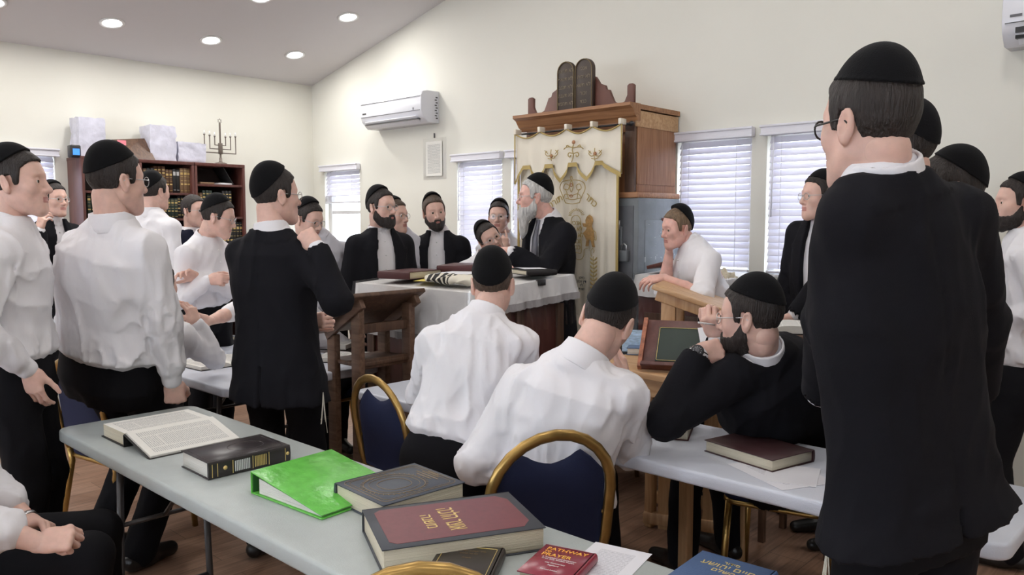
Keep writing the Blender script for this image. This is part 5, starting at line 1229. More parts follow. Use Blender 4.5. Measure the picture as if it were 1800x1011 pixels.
def person(label, head, hyaw, hpitch=0, hroll=0, tyaw=None, s=1.0, neck=None, pelvis=None, stand=True, fat=1.0, top='shirt', hair='hair_dark', beard=None, beardc=None, cap=True, captilt=36, capdrop=.0, glasses=False,
           la=None, ra=None, lh='relaxed', rh='relaxed', lhd=None, rhd=None, lhn=None, rhn=None, lpole=None, rpole=None, feet=None, knees=None, shirt='shirt', open_front=True, sleeves='long', rolled=False, tassels=None, skin='skin', tie=False, hips_w=1.0,
           seat_z=.50, nose=1.0, hairlow=0.0, seed=1, jaw=1.0, sh_l=(0, 0, 0), sh_r=(0, 0, 0), coatlen=-.42, lowbody=True, hair_t=.009, bow=0.0, cat='person', capsize=1.0, roll=.12, coatw=1.0, hsc=(.97, .97, 1.06)):
    Hc = Lg(head); Yd = Hc[1]; rs_ = RES[near_res(Yd)]; tyaw = hyaw if tyaw is None else tyaw
    S3 = s*Lg(hsc)
    Rt = frame(tyaw); Rh = frame(hyaw, hpitch, hroll)
    N = Lg(neck) if neck is not None else Hc+np.array([0, 0, -.165*s])-.035*s*Rt[:, 1]
    N = N+np.array([0, 0, .026*s]); nb = Hc+Rh @ np.array([0, -.034, -.050])*s; N_ = N.copy(); N[2] = min(N[2], nb[2]-.038*s)
    if pelvis is None: P0 = np.array([N[0], N[1], .93*s]) if stand else np.array([N[0], N[1], seat_z+.07])-Rt[:, 1]*.04
    else: P0 = Lg(pelvis)
    rt = Rt[:, 0]; fw = Rt[:, 1]; up = unit(N-P0); Ltor = np.linalg.norm(N-P0)
    SL_ = N_-up*.114*s-rt*.160*s*(.85+.15*fat)+Lg(sh_l); SR_ = N_-up*.114*s+rt*.160*s*(.85+.15*fat)+Lg(sh_r)
    L1, L2 = .285*s, .255*s
    def dflt(S, side): return S+np.array([0, 0, -.52*s])+rt*side*.05+fw*.06
    WL = Lg(la) if la is not None else dflt(SL_, -1); WR = Lg(ra) if ra is not None else dflt(SR_, 1)
    EL, WL = ik(SL_, WL, L1, L2, lpole if lpole is not None else SL_-fw*.3-rt*.25+np.array([0, 0, -.25])); ER, WR = ik(SR_, WR, L1, L2, rpole if rpole is not None else SR_-fw*.3+rt*.25+np.array([0, 0, -.25]))
    HL = P0-rt*.09*s*hips_w; HR = P0+rt*.09*s*hips_w
    LT, LS = .43*s, .42*s
    if feet is None:
        if stand: feet = (HL*np.array([1, 1, 0])+np.array([0, 0, .09])-rt*.03, HR*np.array([1, 1, 0])+np.array([0, 0, .09])+rt*.03)
        else: feet = (HL*np.array([1, 1, 0])+fw*.42-rt*.06+np.array([0, 0, .09]), HR*np.array([1, 1, 0])+fw*.42+rt*.06+np.array([0, 0, .09]))
    FL, FR = Lg(feet[0]), Lg(feet[1])
    if stand and P0[2]-.09 > (LT+LS): LT = LS = (P0[2]-.085)/2
    KL, FL = ik(HL, FL, LT, LS, HL+fw*.5+np.array([0, 0, .1])); KR, FR = ik(HR, FR, LT, LS, HR+fw*.5+np.array([0, 0, .1]))
    org = np.array([P0[0], P0[1], 0.0]); root = thing('person', label, cat, org); root.empty_display_size = .1
    # ---- body mesh: head, neck, hands and the limbs inside the clothes ----
    parts = []; hm = head_skin(rs_['h'], nose, jaw); Vh = (hm[0]*S3) @ Rh.T+Hc; lipm = (np.abs(hm[0][:, 0]) < .024) & (hm[0][:, 1] > .088) & (hm[0][:, 2] < -.044) & (hm[0][:, 2] > -.069)
    fl = lipm[hm[1]].all(1); sk = M[skin]
    parts.append((Vh, hm[1][~fl], sk)); 
    if fl.any() and beard != 'full': parts.append((Vh, hm[1][fl], M['lip']))
    elif fl.any(): parts.append((Vh, hm[1][fl], sk))
    for q in (-1, 1):
        ev, ef = sphere_np((q*.031, .0765, .009), .0138, 10); c = ev[ef].mean(1)-np.array([q*.031, .0765, .009]); ir = c[:, 1] > .0118; W_ = (ev*S3) @ Rh.T+Hc
        parts.append((W_, ef[~ir], M['eye'])); parts.append((W_, ef[ir], M['iris']))
    for (Wr, El, pose, hd, hn, side) in ((WL, EL, lh, lhd, lhn, -1), (WR, ER, rh, rhd, rhn, 1)):
        if pose is None: continue
        d = unit(hd) if hd is not None else unit(Wr-El); n0 = Lg(hn) if hn is not None else rt*side; n = unit(n0-d*(n0@d)); x = np.cross(d, n)
        hv, hf = hand(rs_['hand'], pose); hv = hv.copy(); sgn = 1.0
        want = (-1 if side == 1 else 1)        # right hand seen with back up (+z), fingers forward: thumb points to -x
        hv[:, 0] *= want; hf2 = hf[:, ::-1] if want < 0 else hf
        parts.append(((hv*s) @ np.stack([x, d, n], 1).T+Wr, hf2, sk))
    lo = np.minimum.reduce([N, P0, SL_, SR_, EL, ER, WL, WR, KL, KR, FL, FR])-.12; hi = np.maximum.reduce([N, P0, SL_, SR_, EL, ER, WL, WR, KL, KR, FL, FR])+.12
    r0 = .016; V = Vol(lo, hi, r0)
    V.op(loft(P0-up*.04, N, rt, [-.1, .3, .6, .85, 1], np.array([.13, .12, .14, .12, .05])*s*fat, np.array([.085, .08, .09, .08, .045])*s*fat)[0], .03)
    for S_, E_, W_ in ((SL_, EL, WL), (SR_, ER, WR)): V.op(rc(N-up*.03, S_, .045*s, .045*s), .03); V.op(rc(S_, E_, .043*s, .034*s), .02); V.op(rc(E_, W_, .033*s, .024*s), .02)
    for H_, K_, F_ in ((HL, KL, FL), (HR, KR, FR)): V.op(rc(H_, K_, .065*s, .045*s), .03); V.op(rc(K_, F_, .043*s, .03*s), .02)
    bv, bf = V.mesh(); parts.append((bv, bf, sk))
    Vn = Vol(np.minimum(nb, N)-.08, np.maximum(nb, N)+.08, .006)
    Vn.op(rc(nb, N-up*.02, .054*s*(.8+.2*fat), .060*s*(.8+.2*fat)), .01); nv, nf = Vn.mesh(); parts.append((nv, nf, sk))
    if sleeves != 'rolled':
        for E_, W_ in ((EL, WL), (ER, WR)):
            q_ = E_+(W_-E_)*.72; Va = Vol(np.minimum(q_, W_)-.05, np.maximum(q_, W_)+.05, .005); Va.op(rc(q_, W_, .029*s, .0262*s), .01); av, af = Va.mesh(); parts.append((av, af, sk))
    if sleeves == 'rolled':
        for E_, W_ in ((EL, WL), (ER, WR)):
            Va = Vol(np.minimum(E_, W_)-.07, np.maximum(E_, W_)+.07, .006); Va.op(rc(E_, E_+(W_-E_)*.45, .043*s, .041*s), .01); Va.op(rc(E_+(W_-E_)*.45, W_, .041*s, .027*s), .01); av, af = Va.mesh(); parts.append((av, af, sk))
    mk('body', parts, root, org)
    # ---- head dress ----
    def hp(name, m, mt):
        return mk(name, [((m[0]*S3) @ Rh.T+Hc, m[1], mt)], root, org)
    hp('hair', head_hair(rs_['h'], hair_t, hairlow+.010), M[hair])
    if beard: hp('beard', head_beard(rs_['h'], beard), M[beardc or hair])
    if cap:
        cm = head_cap(rs_['cap'], captilt, capdrop, 1.0); hp('skullcap', (cm[0]*capsize if capsize != 1 else cm[0], cm[1]), M['velvet'])
    if glasses:
        pth = []
        for q in (-1, 1): pth.append([(q*.032+.0235*math.cos(a), .1055-.004*abs(math.cos(a)) if q*math.cos(a) > 0 else .1055, .007+.0175*math.sin(a)) for a in [k*math.pi/8 for k in range(17)]]); pth.append([(q*.0555, .1015, .012), (q*.072, .08, .012), (q*.0835, -.004, .014), (q*.084, -.018, .004)])
        pth.append([(-.0085, .1055, .010), (0, .108, .013), (.0085, .1055, .010)]); gv, gf = tubes_np(pth, .0016 if glasses is True else glasses, 6)
        gl = mk('glasses', [((gv*S3) @ Rh.T+Hc, gf, M['chrome'] if glasses is True else M['black'])], root, org)
        LV = []; LF = []
        for q in (-1, 1):
            o_ = len(LV); LV += [(q*.032+.0228*math.cos(k*math.pi/8), .1045, .007+.0168*math.sin(k*math.pi/8)) for k in range(16)]
            for k in range(0, 14, 2): LF.append((o_, o_+k+1, o_+k+2, o_+(k+3 if k+3 < 16 else 15)))
        mk('lens', [((np.array(LV)*S3) @ Rh.T+Hc, np.array(LF), M['lens'])], gl, org)
    # ---- shirt ----
    fz = fat; jk = top == 'jacket'; cr = rs_['cl']
    pts = [N, P0, SL_, SR_, EL, ER, WL, WR]; lo = np.minimum.reduce(pts)-.17*max(1, fz); hi = np.maximum.reduce(pts)+.17*max(1, fz)
    hi[2] = max(N[2], SL_[2], SR_[2], EL[2]+.0, ER[2], WL[2], WR[2])+.10
    V = Vol(lo, hi, cr)
    ts = [-.04, .06, .14, .35, .6, .8, .92, 1.035]
    hw = np.array([.135, .140, .178, .162, .172, .158, .112, .072])*s; hw[:6] *= fz; hd = np.array([.088, .092, .124, .112, .120, .110, .085, .066])*s; hd[:6] *= (fz*1.05 if fz > 1 else 1)
    if jk: hw *= .93; hd *= .90
    prim, loc, (lr, lf, lz, LL) = loft(P0, N, rt, ts, hw, hd, bow=bow, e=2.3)
    V.op(prim, .03)
    for S_, E_, W_, sd in ((SL_, EL, WL, -1), (SR_, ER, WR, 1)):
        k_ = .80 if jk else 1.0
        V.op(rc(N-up*.045*s, S_, .050*s*k_, .058*s*k_), .05); V.op(rc(S_, E_, .064*s*k_*(.7+.3*fz), .056*s*k_*(.7+.3*fz)), .035)
        We = W_-unit(W_-E_)*.015 if sleeves == 'long' else E_+(W_-E_)*roll
        V.op(rc(E_, We-unit(W_-E_)*.05*s, .055*s*k_*(.7+.3*fz), .046*s*k_), .02)
        if sleeves == 'long': V.op(rc(We-unit(W_-E_)*.055*s, We, .0375*s, .0375*s), .004)
        else: V.op(rc(E_-unit(E_-S_)*.04 if roll < .2 else E_+(W_-E_)*(roll-.2), E_+(W_-E_)*(roll+.04), .058*s, .056*s if roll < .2 else .062*s), .006)
    if not jk:
        def disp(P):
            d = folds(P, seed, .016 if near_res(Yd) == 'hi' else .012)
            for E_, S_, W_ in ((EL, SL_, WL), (ER, SR_, WR)):
                r = np.linalg.norm(P-E_, axis=1); d = d+np.exp(-(r/.11)**2)*folds(P, seed+3, .012, (22, 22, 22))
                r = np.linalg.norm(P-W_, axis=1); d = d*np.clip((r-.03)/.05, .15, 1)
            t, x, y = loc(P[:, 0], P[:, 1], P[:, 2]); d = d+np.exp(-((t-.16)/.12)**2)*folds(P, seed+5, .010, (18, 18, 9)); d = d*np.clip((t-.02)/.12, .0, 1)
            near = np.abs(x) < .16*s*fz; d = d+np.where((y < 0) & (t > .78+.02*np.cos(x*12)) & near, .0018, 0)+np.where((y > 0) & (np.abs(x) < .016), .0018, 0); return d*np.clip((1.02-t)/.06+.2, .1, 1)
        V.displace(disp)
    else: V.displace(lambda P: folds(P, seed, .004))
    sv, sf = V.mesh(); shp = mk('shirt', [(sv, sf, M[shirt])], root, org)
    # collar ring around the neck
    cdir = unit(nb-N); cdir = unit(cdir+up*.3); cb = N-up*.022*s-fw*.002; ct = cb+cdir*.052*s; fwc = unit(fw-cdir*(fw@cdir)); Vc = Vol(cb-.12, cb+.12, .0042 if near_res(Yd) == 'hi' else .0055)
    r1_, r2_ = .073*s*(.75+.25*fz), .068*s*(.75+.25*fz)
    def fcol(X, Y, Z):
        px, py, pz = X-cb[0], Y-cb[1], Z-cb[2]; h = px*cdir[0]+py*cdir[1]+pz*cdir[2]; yy = px*fwc[0]+py*fwc[1]+pz*fwc[2]; rad = np.sqrt(np.maximum(px*px+py*py+pz*pz-h*h, 0)); t = np.clip(h/(.05*s), 0, 1)
        lower = -.020-.010*s*np.clip(yy/.07, 0, 1); topz = (.052 if jk else .056)*s-.026*s*np.clip(yy/.07, 0, 1); d = np.abs(rad-(r1_+(r2_-r1_)*t+.006*(1-t)))-.0042; return np.maximum(d, np.maximum(h-topz, lower-h))
    Vc.op((fcol, cb-.11, cb+.11), .002)
    gap = cb+fwc*.085*s+cdir*.01; Vc.op(rc(gap+cdir*.05, gap-cdir*.05, .012 if tie else .022, .006), .003, 's')
    cv, cf = Vc.mesh(); mk('collar', [(cv, cf, M[shirt])], root, org)
    if not jk or open_front:      # buttons
        B = []
        for k in range(5):
            t = .86-.15*k; hd_ = np.interp(t, ts, hd)+.004; p = P0+lz*LL*t+lf*(hd_-bow*4*t*(1-t)+(.004 if not jk else .002)); bvx, bfx = sphere_np(p, .0052*s, 5); B.append((bvx, bfx, M['trim']))
        mk('button', B, shp, org) if (yawv(tyaw)[1] < .1) else None
    # ---- jacket ----
    if jk:
        lo2 = lo.copy(); lo2[2] = P0[2]+coatlen*LL-.1; V = Vol(lo2-.03, hi+.02, cr)
        jts = [coatlen, coatlen*.5, 0, .16, .36, .6, .82, .92, .985]
        jw = np.array([.215, .200, .186, .172, .165, .186, .168, .120, .082])*s; jw[:7] *= fz; jw[:5] *= coatw; jw[5] *= (1+coatw)/2; jd = np.array([.150, .142, .134, .126, .124, .134, .122, .096, .080])*s; jd[:7] *= fz
        if not stand: jts = [-.10, -.05, 0, .16, .36, .6, .82, .92, .985]
        prim, loc, (lr, lf, lz, LL) = loft(P0, N, rt, jts, jw, jd, bow=bow, e=2.4); V.op(prim, .03)
        for S_ in (SL_, SR_): V.op(rc(N-up*.060*s, S_+up*.002, .050*s, .061*s), .05)
        if open_front:
            wt = [coatlen-.1, 0, .35, .7, .95, 1.3] if stand else [-.1, 0, .35, .7, .95, 1.3]; ww = np.array([.10, .075, .060, .060, .045, .045])*s
            if open_front == 'wide': ww = ww*1.25
            if open_front == 'closed': ww = np.array([.05, .0, -.01, .040, .055, .055])*s
            def fo_(X, Y, Z): t, x, y = loc(X, Y, Z); return np.maximum(np.abs(x)-np.interp(t, wt, ww), .02-y)
            V.op((fo_, lo2-.03, hi+.02), .004, 's')
            def lap(P):
                t, x, y = loc(P[:, 0], P[:, 1], P[:, 2]); w0 = np.interp(t, wt, ww); lw = np.interp(t, [.3, .36, .78, .80, .93, 1], [0, .012, .085, .060, .045, .03])*s; return np.where((y > .02) & (np.abs(x) < w0+lw) & (np.abs(x) > w0-.01) & (t > .33), .009, 0)
        for S_, E_, W_ in ((SL_, EL, WL), (SR_, ER, WR)):
            V.op(rc(S_, E_, .073*s*(.6+.4*fz), .062*s), .03); V.op(rc(E_, W_-unit(W_-E_)*.030*s, .064*s, .050*s), .02)
            q = W_-unit(W_-E_)*.020*s; V.op(rc(q, q+unit(W_-E_)*.06, .041*s, .041*s), .002, 's')
        def disp(P):
            t, x, y = loc(P[:, 0], P[:, 1], P[:, 2]); d = folds(P, seed+1, .008, (9, 9, 3.2)); d = d-.006*np.exp(-(x/.004)**2)*(y < 0)*(t < .86)*(t > -.9)*.5
            d = d-.014*np.exp(-(np.abs(x)/.006)**2)*(y < 0)*(t < .0)
            d = d+np.where((y < .02) & (t > .915) & (np.abs(x) < .12*s), .004, 0)      # folded collar at the back
            for E_ in (EL, ER): r = np.linalg.norm(P-E_, axis=1); d = d+np.exp(-(r/.10)**2)*folds(P, seed+3, .008, (20, 20, 20))
            if open_front: d = d+lap(P)
            for W_ in (WL, WR): r = np.linalg.norm(P-W_, axis=1); d = d*np.clip((r-.04)/.05, 0, 1)
            return d
        V.displace(disp)
        ncut = unit(nb-N+up*.05); V.op(rc(N+up*.045*s, N+ncut*.16, .082*s, .088*s), .006, 's')
        jv, jf = V.mesh(); mk('jacket', [(jv, jf, M[top if top != 'jacket' else ('suit_navy' if seed == 99 else 'suit')])], root, org)
    if tie:
        hd_ = lambda t: np.interp(t, ts, hd)+.010; L_ = [P0+lz*LL*t+lf*(hd_(t)-bow*4*t*(1-t)) for t in (.97, .93, .8, .6, .45)]; wv = [.020, .016, .026, .036, .040]; TV = []; TF = []
        for p, w in zip(L_, wv):
            for a, b in ((-w, 0), (0, .006), (w, 0), (0, -.004)): TV.append(p+lr*a+lf*b)
        for i in range(4):
            for k in range(4): TF.append((i*4+k, i*4+(k+1) % 4, (i+1)*4+(k+1) % 4, (i+1)*4+k))
        mk('tie', [(np.array(TV), np.array(TF), M['tie'])], root, org)
    # ---- trousers and shoes ----
    if lowbody:
        lo = np.minimum.reduce([P0, KL, KR, FL, FR])-.17*max(1, fz); hi = np.maximum.reduce([P0, KL, KR, FL, FR])+.17*max(1, fz); V = Vol(lo, hi, cr*1.25)
        V.op(loft(P0-up*.11*s, P0+up*.065*s, rt, [-.1, .3, 1], np.array([.15, .170, .160])*s*fz, np.array([.105, .120, .112])*s*fz, e=2.3)[0], .02)
        for H_, K_, F_ in ((HL, KL, FL), (HR, KR, FR)):
            V.op(rc(H_, K_, .092*s*(.6+.4*fz), .072*s), .035); V.op(rc(K_, F_+np.array([0, 0, -.01]), .070*s, .062*s), .02)
        V.displace(lambda P: folds(P, seed+9, .008, (12, 12, 5))*np.clip((P0[2]-P[:, 2]-.02)/.08, 0, 1)); tv, tf = V.mesh(); tr = mk('trousers', [(tv, tf, M['trouser'])], root, org)
        for K_, F_ in ((KL, FL), (KR, FR)):
            b = np.array([F_[0], F_[1], 0.0]); V = Vol(b-np.array([.2, .2, .01]), b+np.array([.2, .2, .13]), .008)
            V.op(rc(b+fw*-.04+np.array([0, 0, .045]), b+fw*.03+np.array([0, 0, .05]), .040*s, .042*s), .03); V.op(rc(b+fw*.03+np.array([0, 0, .045]), b+fw*.17+np.array([0, 0, .030]), .042*s, .030*s), .03); V.cut(lambda X, Y, Z: .003-Z+0*X+0*Y)
            v_, f_ = V.mesh(); mk('shoe', [(v_, f_, M['leather'])], root, org)
    if tassels:
        for tp in tassels:
            tp = Lg(tp); rr = random.Random(seed); pth = []
            for k in range(7):
                dx, dy = rr.uniform(-.012, .012), rr.uniform(-.006, .006); Lk = rr.uniform(.10, .20); pth.append([tp, tp+[dx*.3, dy, -.05], tp+[dx, dy, -.5*Lk-.05], tp+[dx*1.4, dy, -Lk]])
            v_, f_ = tubes_np(pth, .0016, 5); mk('fringe_tassel', [(v_, f_, M['string'])], root, org)
    return root, dict(N=N, P0=P0, SL=SL_, SR=SR_, WL=WL, WR=WR, EL=EL, ER=ER, Hc=Hc, rt=rt, fw=fw)
A3 = lambda px, py, Y: np.array(at(px, py, Y=Y))
RM = lambda u, v, z: np.array(R(u, v, z))
INFO = {}
def P(key, *a, **k): INFO[key] = person(*a, **k)[1]
# --- left side ---
P('profile', 'young man in white shirt cut by the left edge, seen in right profile', A3(32, 325, 3.12), -82, tyaw=-75, s=1.03, la=A3(-40, 620, 3.35), ra=A3(52, 652, 2.98), rpole=A3(-60, 560, 2.8), rhd=(.12, 0, -1), rhn=(0, -1, .1), seed=2, hair='hair_dark', hpitch=-2)
P('heavy', 'heavy man in white shirt seen from behind, resting his fist on the grey table', A3(205, 322, 3.38), -36, tyaw=-24, s=1.11, fat=1.30, pelvis=A3(196, 640, 3.50), neck=A3(200, 400, 3.36), ra=A3(309, 702, 3.44), rpole=A3(400, 560, 3.2), rh='fist', rhd=(.05, .15, -1), rhn=(.3, -1, 0), la=A3(130, 600, 3.80), lpole=A3(20, 600, 3.3), glasses=True, seed=3, hair='hair_dark', captilt=24)
P('suit_back', 'slim man in black suit seen from behind with one hand raised to his chin', A3(485, 347, 3.55), -48, tyaw=-18, s=1.0, top='jacket', open_front=False, ra=A3(556, 432, 3.40), rpole=A3(650, 700, 3.25), rh='fist', coatlen=-.30, rhd=A3(528, 400, 3.42)-A3(556, 432, 3.40), rhn=(.1, -1, .3), la=A3(543, 562, 3.72), lpole=A3(300, 620, 3.4), lh='curl', lhd=(1, -.35, 0), lhn=(.3, -1, 0), glasses=True, seed=4, coatw=1.12, captilt=44, pelvis=A3(488, 634, 3.55), tassels=[A3(568, 690, 3.42)])
P('far_left', 'man in glasses and dark jacket half hidden behind the left edge profile man', A3(95, 353, 5.8), -112, tyaw=-120, s=.97, top='jacket', glasses=True, ra=A3(70, 402, 5.55), rh='cup', rhd=(.3, 0, 1), rhn=(-.3, -1, 0), rpole=A3(60, 520, 5.5), seed=5, captilt=46)
P('cap_far', 'man seen from behind between the heavy man and the bookcases', A3(272, 339, 5.7), -28, tyaw=-20, s=1.0, seed=6)
P('navy', 'bareheaded man in glasses and dark navy jacket in front of the bookcases', A3(341, 373, 6.0), -112, tyaw=-130, s=.95, top='jacket', glasses=True, cap=False, seed=99)
P('crossed', 'man in white shirt and glasses with folded arms leaning forward by the bookcases', A3(383, 384, 5.0), -84, hpitch=14, tyaw=-112, s=.98, neck=A3(362, 424, 5.02), pelvis=A3(362, 545, 5.1), ra=A3(368, 492, 4.82), rpole=A3(290, 520, 4.9), rhd=(1, 0, .05), rhn=(0, -1, .3), rh='curl', la=A3(345, 486, 4.85), lpole=A3(430, 520, 5.1), glasses=True, seed=8)
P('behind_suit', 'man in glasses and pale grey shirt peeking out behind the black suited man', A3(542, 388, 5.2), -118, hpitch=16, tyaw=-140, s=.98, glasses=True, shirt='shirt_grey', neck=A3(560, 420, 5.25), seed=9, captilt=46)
P('seat_left', 'person in white shirt seated at the left white table with head on hand', A3(278, 505, 3.95), -20, tyaw=-20, stand=False, s=.93, pelvis=RM(3.18, 3.10, .57), neck=A3(285, 560, 3.98), ra=A3(345, 566, 4.0), rpole=A3(352, 900, 4.0), rhd=(-.4, 0, 1), seed=10, la=A3(255, 640, 4.3))
P('seat_left2', 'person with rolled white sleeves leaning on the far side of the left white table', A3(470, 470, 4.7), 150, tyaw=160, stand=False, s=.93, pelvis=RM(2.72, 1.55, .57), neck=A3(465, 515, 4.75), ra=A3(352, 572, 4.3), rolled=True, sleeves='rolled', rhd=(-1, -.3, -.1), seed=11, rpole=A3(420, 640, 4.6), la=A3(480, 590, 4.4))
# --- centre back ---
P('bearded', 'bearded man in glasses and open black jacket left of the reading desk', A3(670, 367, 5.15), -122, tyaw=-150, s=.98, top='jacket', beard='short', glasses=True, neck=A3(668, 408, 5.2), open_front='wide', seed=12, hairlow=-.01, captilt=46)
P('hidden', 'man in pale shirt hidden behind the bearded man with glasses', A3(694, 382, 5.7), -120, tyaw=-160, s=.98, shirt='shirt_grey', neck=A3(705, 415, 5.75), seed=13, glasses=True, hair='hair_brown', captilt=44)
P('bearded2', 'bearded man in open black jacket without glasses in front of the window', A3(763, 375, 5.75), -160, hroll=6, hpitch=4, tyaw=176, s=.97, top='jacket', beard='short', neck=A3(771, 412, 5.8), open_front='wide', seed=14, hair='hair_brown', beardc='hair_dark', captilt=56)
P('hand_mouth', 'young man in glasses holding a hand to his mouth by the window', A3(877, 383, 5.9), 172, tyaw=170, s=.93, neck=A3(886, 420, 5.95), la=A3(888, 437, 5.72), lh='point', lhd=(-.18, .3, 1), lhn=(.3, -1, .2), lpole=A3(905, 540, 5.7), glasses=True, seed=15, captilt=46)
P('tilted', 'young man in glasses with head tilted sideways behind the reading desk', A3(861, 421, 5.45), -158, hroll=30, tyaw=180, s=.93, neck=A3(850, 458, 5.5), pelvis=A3(850, 570, 5.55), glasses=True, seed=16, captilt=50)
P('rabbi', 'old man with long white beard, black jacket and grey tie at the desk', A3(941, 349, 5.05), 92, hpitch=0, tyaw=126, s=1.02, top='jacket', hair='hair_grey', beard='full', glasses=True, tie=True, neck=A3(964, 388, 5.08), pelvis=A3(966, 556, 5.1), la=A3(895, 442, 4.82), lh='flat', lhd=(-1, .1, .03), lhn=(0, -.5, 1), lpole=A3(990, 560, 4.8), ra=A3(915, 468, 5.2), rh='flat', rhd=(-1, 0, -.1), rhn=(0, 0, 1), open_front='wide', seed=17, captilt=30, skin='skin2')
# --- seated in front ---
P('boy', 'boy with short brown hair in white shirt seated, back to us', A3(866, 503, 3.05), -6, hpitch=6, tyaw=-2, s=.97, stand=False, neck=A3(852, 565, 2.98), pelvis=A3(790, 800, 2.86), la=A3(775, 655, 3.35), lpole=A3(680, 800, 3.0), ra=A3(905, 650, 3.35), rpole=A3(960, 800, 3.0), hair='hair_brown', captilt=40, capdrop=.006, seed=18, hair_t=.006)
P('bending', 'dark haired young man in white shirt bending over the long white table', A3(1066, 566, 2.70), -18, hpitch=26, hroll=16, tyaw=-16, s=1.07, stand=False, fat=1.12, neck=A3(1022, 642, 2.62), pelvis=A3(955, 895, 2.66), la=A3(850, 770, 2.92), lpole=A3(740, 1000, 2.5), ra=A3(1100, 672, 2.95), rpole=A3(1150, 1200, 2.70), hair='hair_dark', captilt=38, capdrop=.004, seed=19, hair_t=.008)
P('watch', 'seated bearded man in black suit with a black wristwatch, hands at his chin', A3(1320, 562, 2.76), 56, hpitch=4, tyaw=34, s=1.04, stand=False, fat=1.12, top='jacket', open_front=False, neck=A3(1333, 628, 2.78), pelvis=RM(5.84, 1.62, .62), la=A3(1228, 620, 2.74), lh='fist', lhd=(1, .15, .12), lhn=(-.2, -1, .4), lpole=A3(1050, 860, 2.6), ra=A3(1262, 592, 3.0), rh='curl', rhd=(-.3, -.2, .7), rhn=(-.6, -1, 0), rpole=A3(1300, 900, 3.3), beard='short', glasses=True, seed=20, captilt=18, capdrop=-.006)
P('corner', 'person at the bottom left corner, clasped hands on the lap', A3(-85, 590, 2.32), -72, tyaw=-70, s=1.0, stand=False, fat=1.1, roll=.52, neck=A3(-105, 660, 2.34), pelvis=A3(-110, 985, 2.36), ra=A3(72, 955, 2.22), rh='fist', rhd=(1, .3, .12), rhn=(0, -.8, .7), rpole=A3(-40, 1200, 2.1), la=A3(48, 915, 2.42), lh='cup', lhd=(1, -.25, -.1), lhn=(.1, .6, .9), lpole=A3(-60, 1100, 2.7), rolled=True, sleeves='rolled', seed=21)
# --- right side ---
P('leaning', 'boy with rolled white sleeves leaning his cheek on his hand over a lectern', A3(1191, 403, 4.42), 110, hpitch=10, hroll=-4, tyaw=100, s=.88, neck=A3(1214, 434, 4.42), pelvis=A3(1266, 545, 4.40), la=A3(1166, 489, 4.20), lh='relaxed', lhd=(-1, 0, -.12), lhn=(0, -.5, 1), lpole=A3(1290, 560, 4.0), ra=A3(1176, 446, 4.46), rh='curl', rhd=(-.05, -.1, 1), rhn=(-1, -.2, 0), rpole=A3(1150, 600, 4.52), hair='hair_sandy', captilt=58, capdrop=-.004, rolled=True, sleeves='rolled', seed=22, hair_t=.006, tassels=[A3(1278, 525, 4.2)], skin='skin2', bow=-.03)
P('window_man', 'man in glasses and open dark jacket standing in front of the right window', A3(1441, 348, 4.1), 102, tyaw=128, s=.94, top='jacket', glasses=True, neck=A3(1452, 385, 4.12), open_front='wide', seed=23, la=A3(1392, 560, 4.0), captilt=24)
P('peek', 'brown haired man mostly hidden behind the shoulder of the tall man', A3(1482, 364, 3.75), 100, tyaw=90, s=.93, hair='hair_brown', la=A3(1530, 610, 3.55), ra=A3(1540, 600, 3.9), seed=24)
P('tall', 'tall man in black suit and glasses seen from behind, largest figure at right', A3(1528, 226, 1.66), 25, hpitch=2, tyaw=20, s=.99, fat=.93, hsc=(.96, .95, 1.12), top='jacket', open_front=False, sh_l=(.062, 0, -.01), sh_r=(.030, 0, -.015), neck=A3(1550, 300, 1.645), pelvis=A3(1606, 860, 1.74), la=A3(1432, 752, 1.98), lpole=A3(1250, 900, 1.72), rhd=(.3, 1, -.1), lhd=(.8, .5, -.6), ra=A3(1725, 770, 2.02), rpole=A3(2000, 900, 1.75), glasses=.0022, seed=25, coatw=1.22, captilt=10, capdrop=-.012, coatlen=-.10, tassels=[A3(1455, 955, 1.72), A3(1473, 955, 1.74), A3(1702, 935, 1.80)], hairlow=.036)
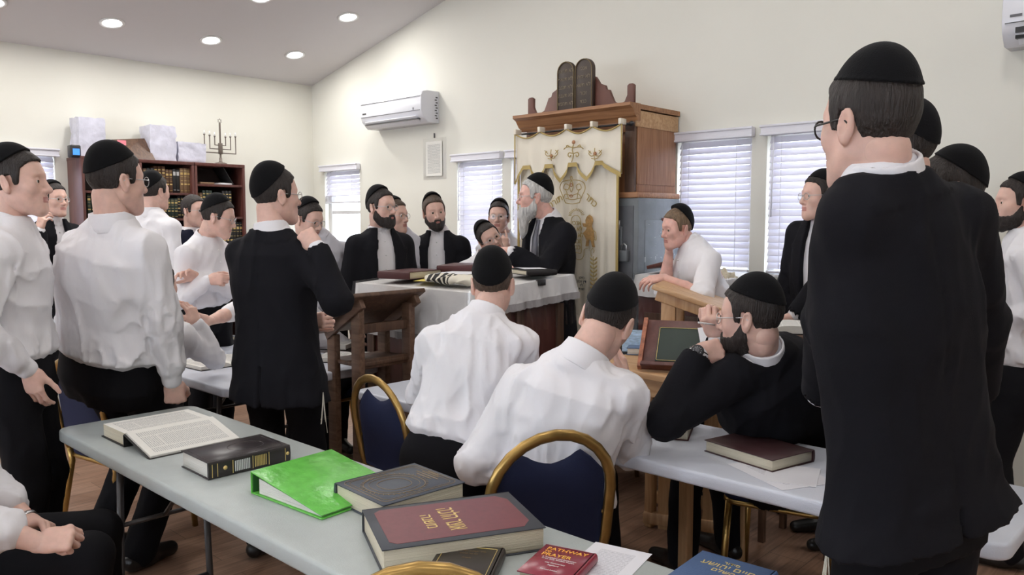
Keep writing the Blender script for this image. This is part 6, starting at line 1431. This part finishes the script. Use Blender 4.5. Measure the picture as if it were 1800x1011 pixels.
P('cap_right', 'man almost hidden behind the head of the tall man at right', A3(1582, 264, 2.5), 40, tyaw=40, s=1.0, top='jacket', open_front=False, seed=26)
P('cap_right2', 'man whose black skullcap shows over the right shoulder of the tall man', A3(1668, 338, 2.70), 66, tyaw=60, s=1.0, neck=A3(1672, 432, 2.72), top='jacket', open_front=False, seed=27, captilt=34)
P('right_edge', 'bearded man in white shirt cut by the right edge', A3(1790, 360, 3.55), 78, tyaw=60, s=.92, beard='short', seed=28, la=A3(1760, 560, 3.5))
# --- worn and held extras ---
def band(name, label, cat, W_, E_, r, w, m, face=None):
    d = unit(W_-E_); c = W_-d*.004; o = thing(name, label, cat, tuple(c)); q = Vector(d).to_track_quat('Z', 'Y').to_matrix().to_4x4()
    MB().lathe([(r, -w), (r+.004, -w), (r+.004, w), (r, w)], m, 24, q).build('strap', o)
    if face is not None:
        f = unit(Lg(face)-d*(Lg(face)@d)); qf = Vector(f).to_track_quat('Z', 'Y').to_matrix().to_4x4(); X = Matrix.Translation(Vector(f)*(r+.002)) @ qf
        MB().lathe([(0, 0), (.021, 0), (.023, .004), (.021, .009), (.018, .010), (0, .010)], M['black'], 24, X).build('case', o)
        mb = MB(); mb.lathe([(0, .0102), (.015, .0102), (.015, .0106), (0, .0106)], mat('dark_dial', (.06, .06, .065), .3), 20, X)
        for k in range(12): mb.box((.0135*math.cos(k*math.pi/6), .0135*math.sin(k*math.pi/6), .0110), (.002, .002, .0006), M['chrome'], X=X)
        mb.build('dial', o)
    return o
I = INFO['watch']; band('wristwatch', 'large black wristwatch on the wrist of the seated bearded man', 'watch', I['WL'], I['EL'], .032, .010, M['leather'], (-.3, -1, .5))
I = INFO['corner']; band('wristwatch', 'thin silver wristwatch on the person at the bottom left corner', 'watch', I['WL'], I['EL'], .029, .006, M['chrome'])
I = INFO['watch']; o = MB().cyl((0, 0, 0), (-.07, -.03, .012), .0035, M['trim'], 8).build('pen', None, tuple(I['WR']+np.array([-.02, -.03, .05]))); tag(o, 'white pen held in the raised hand of the seated bearded man', 'pen')
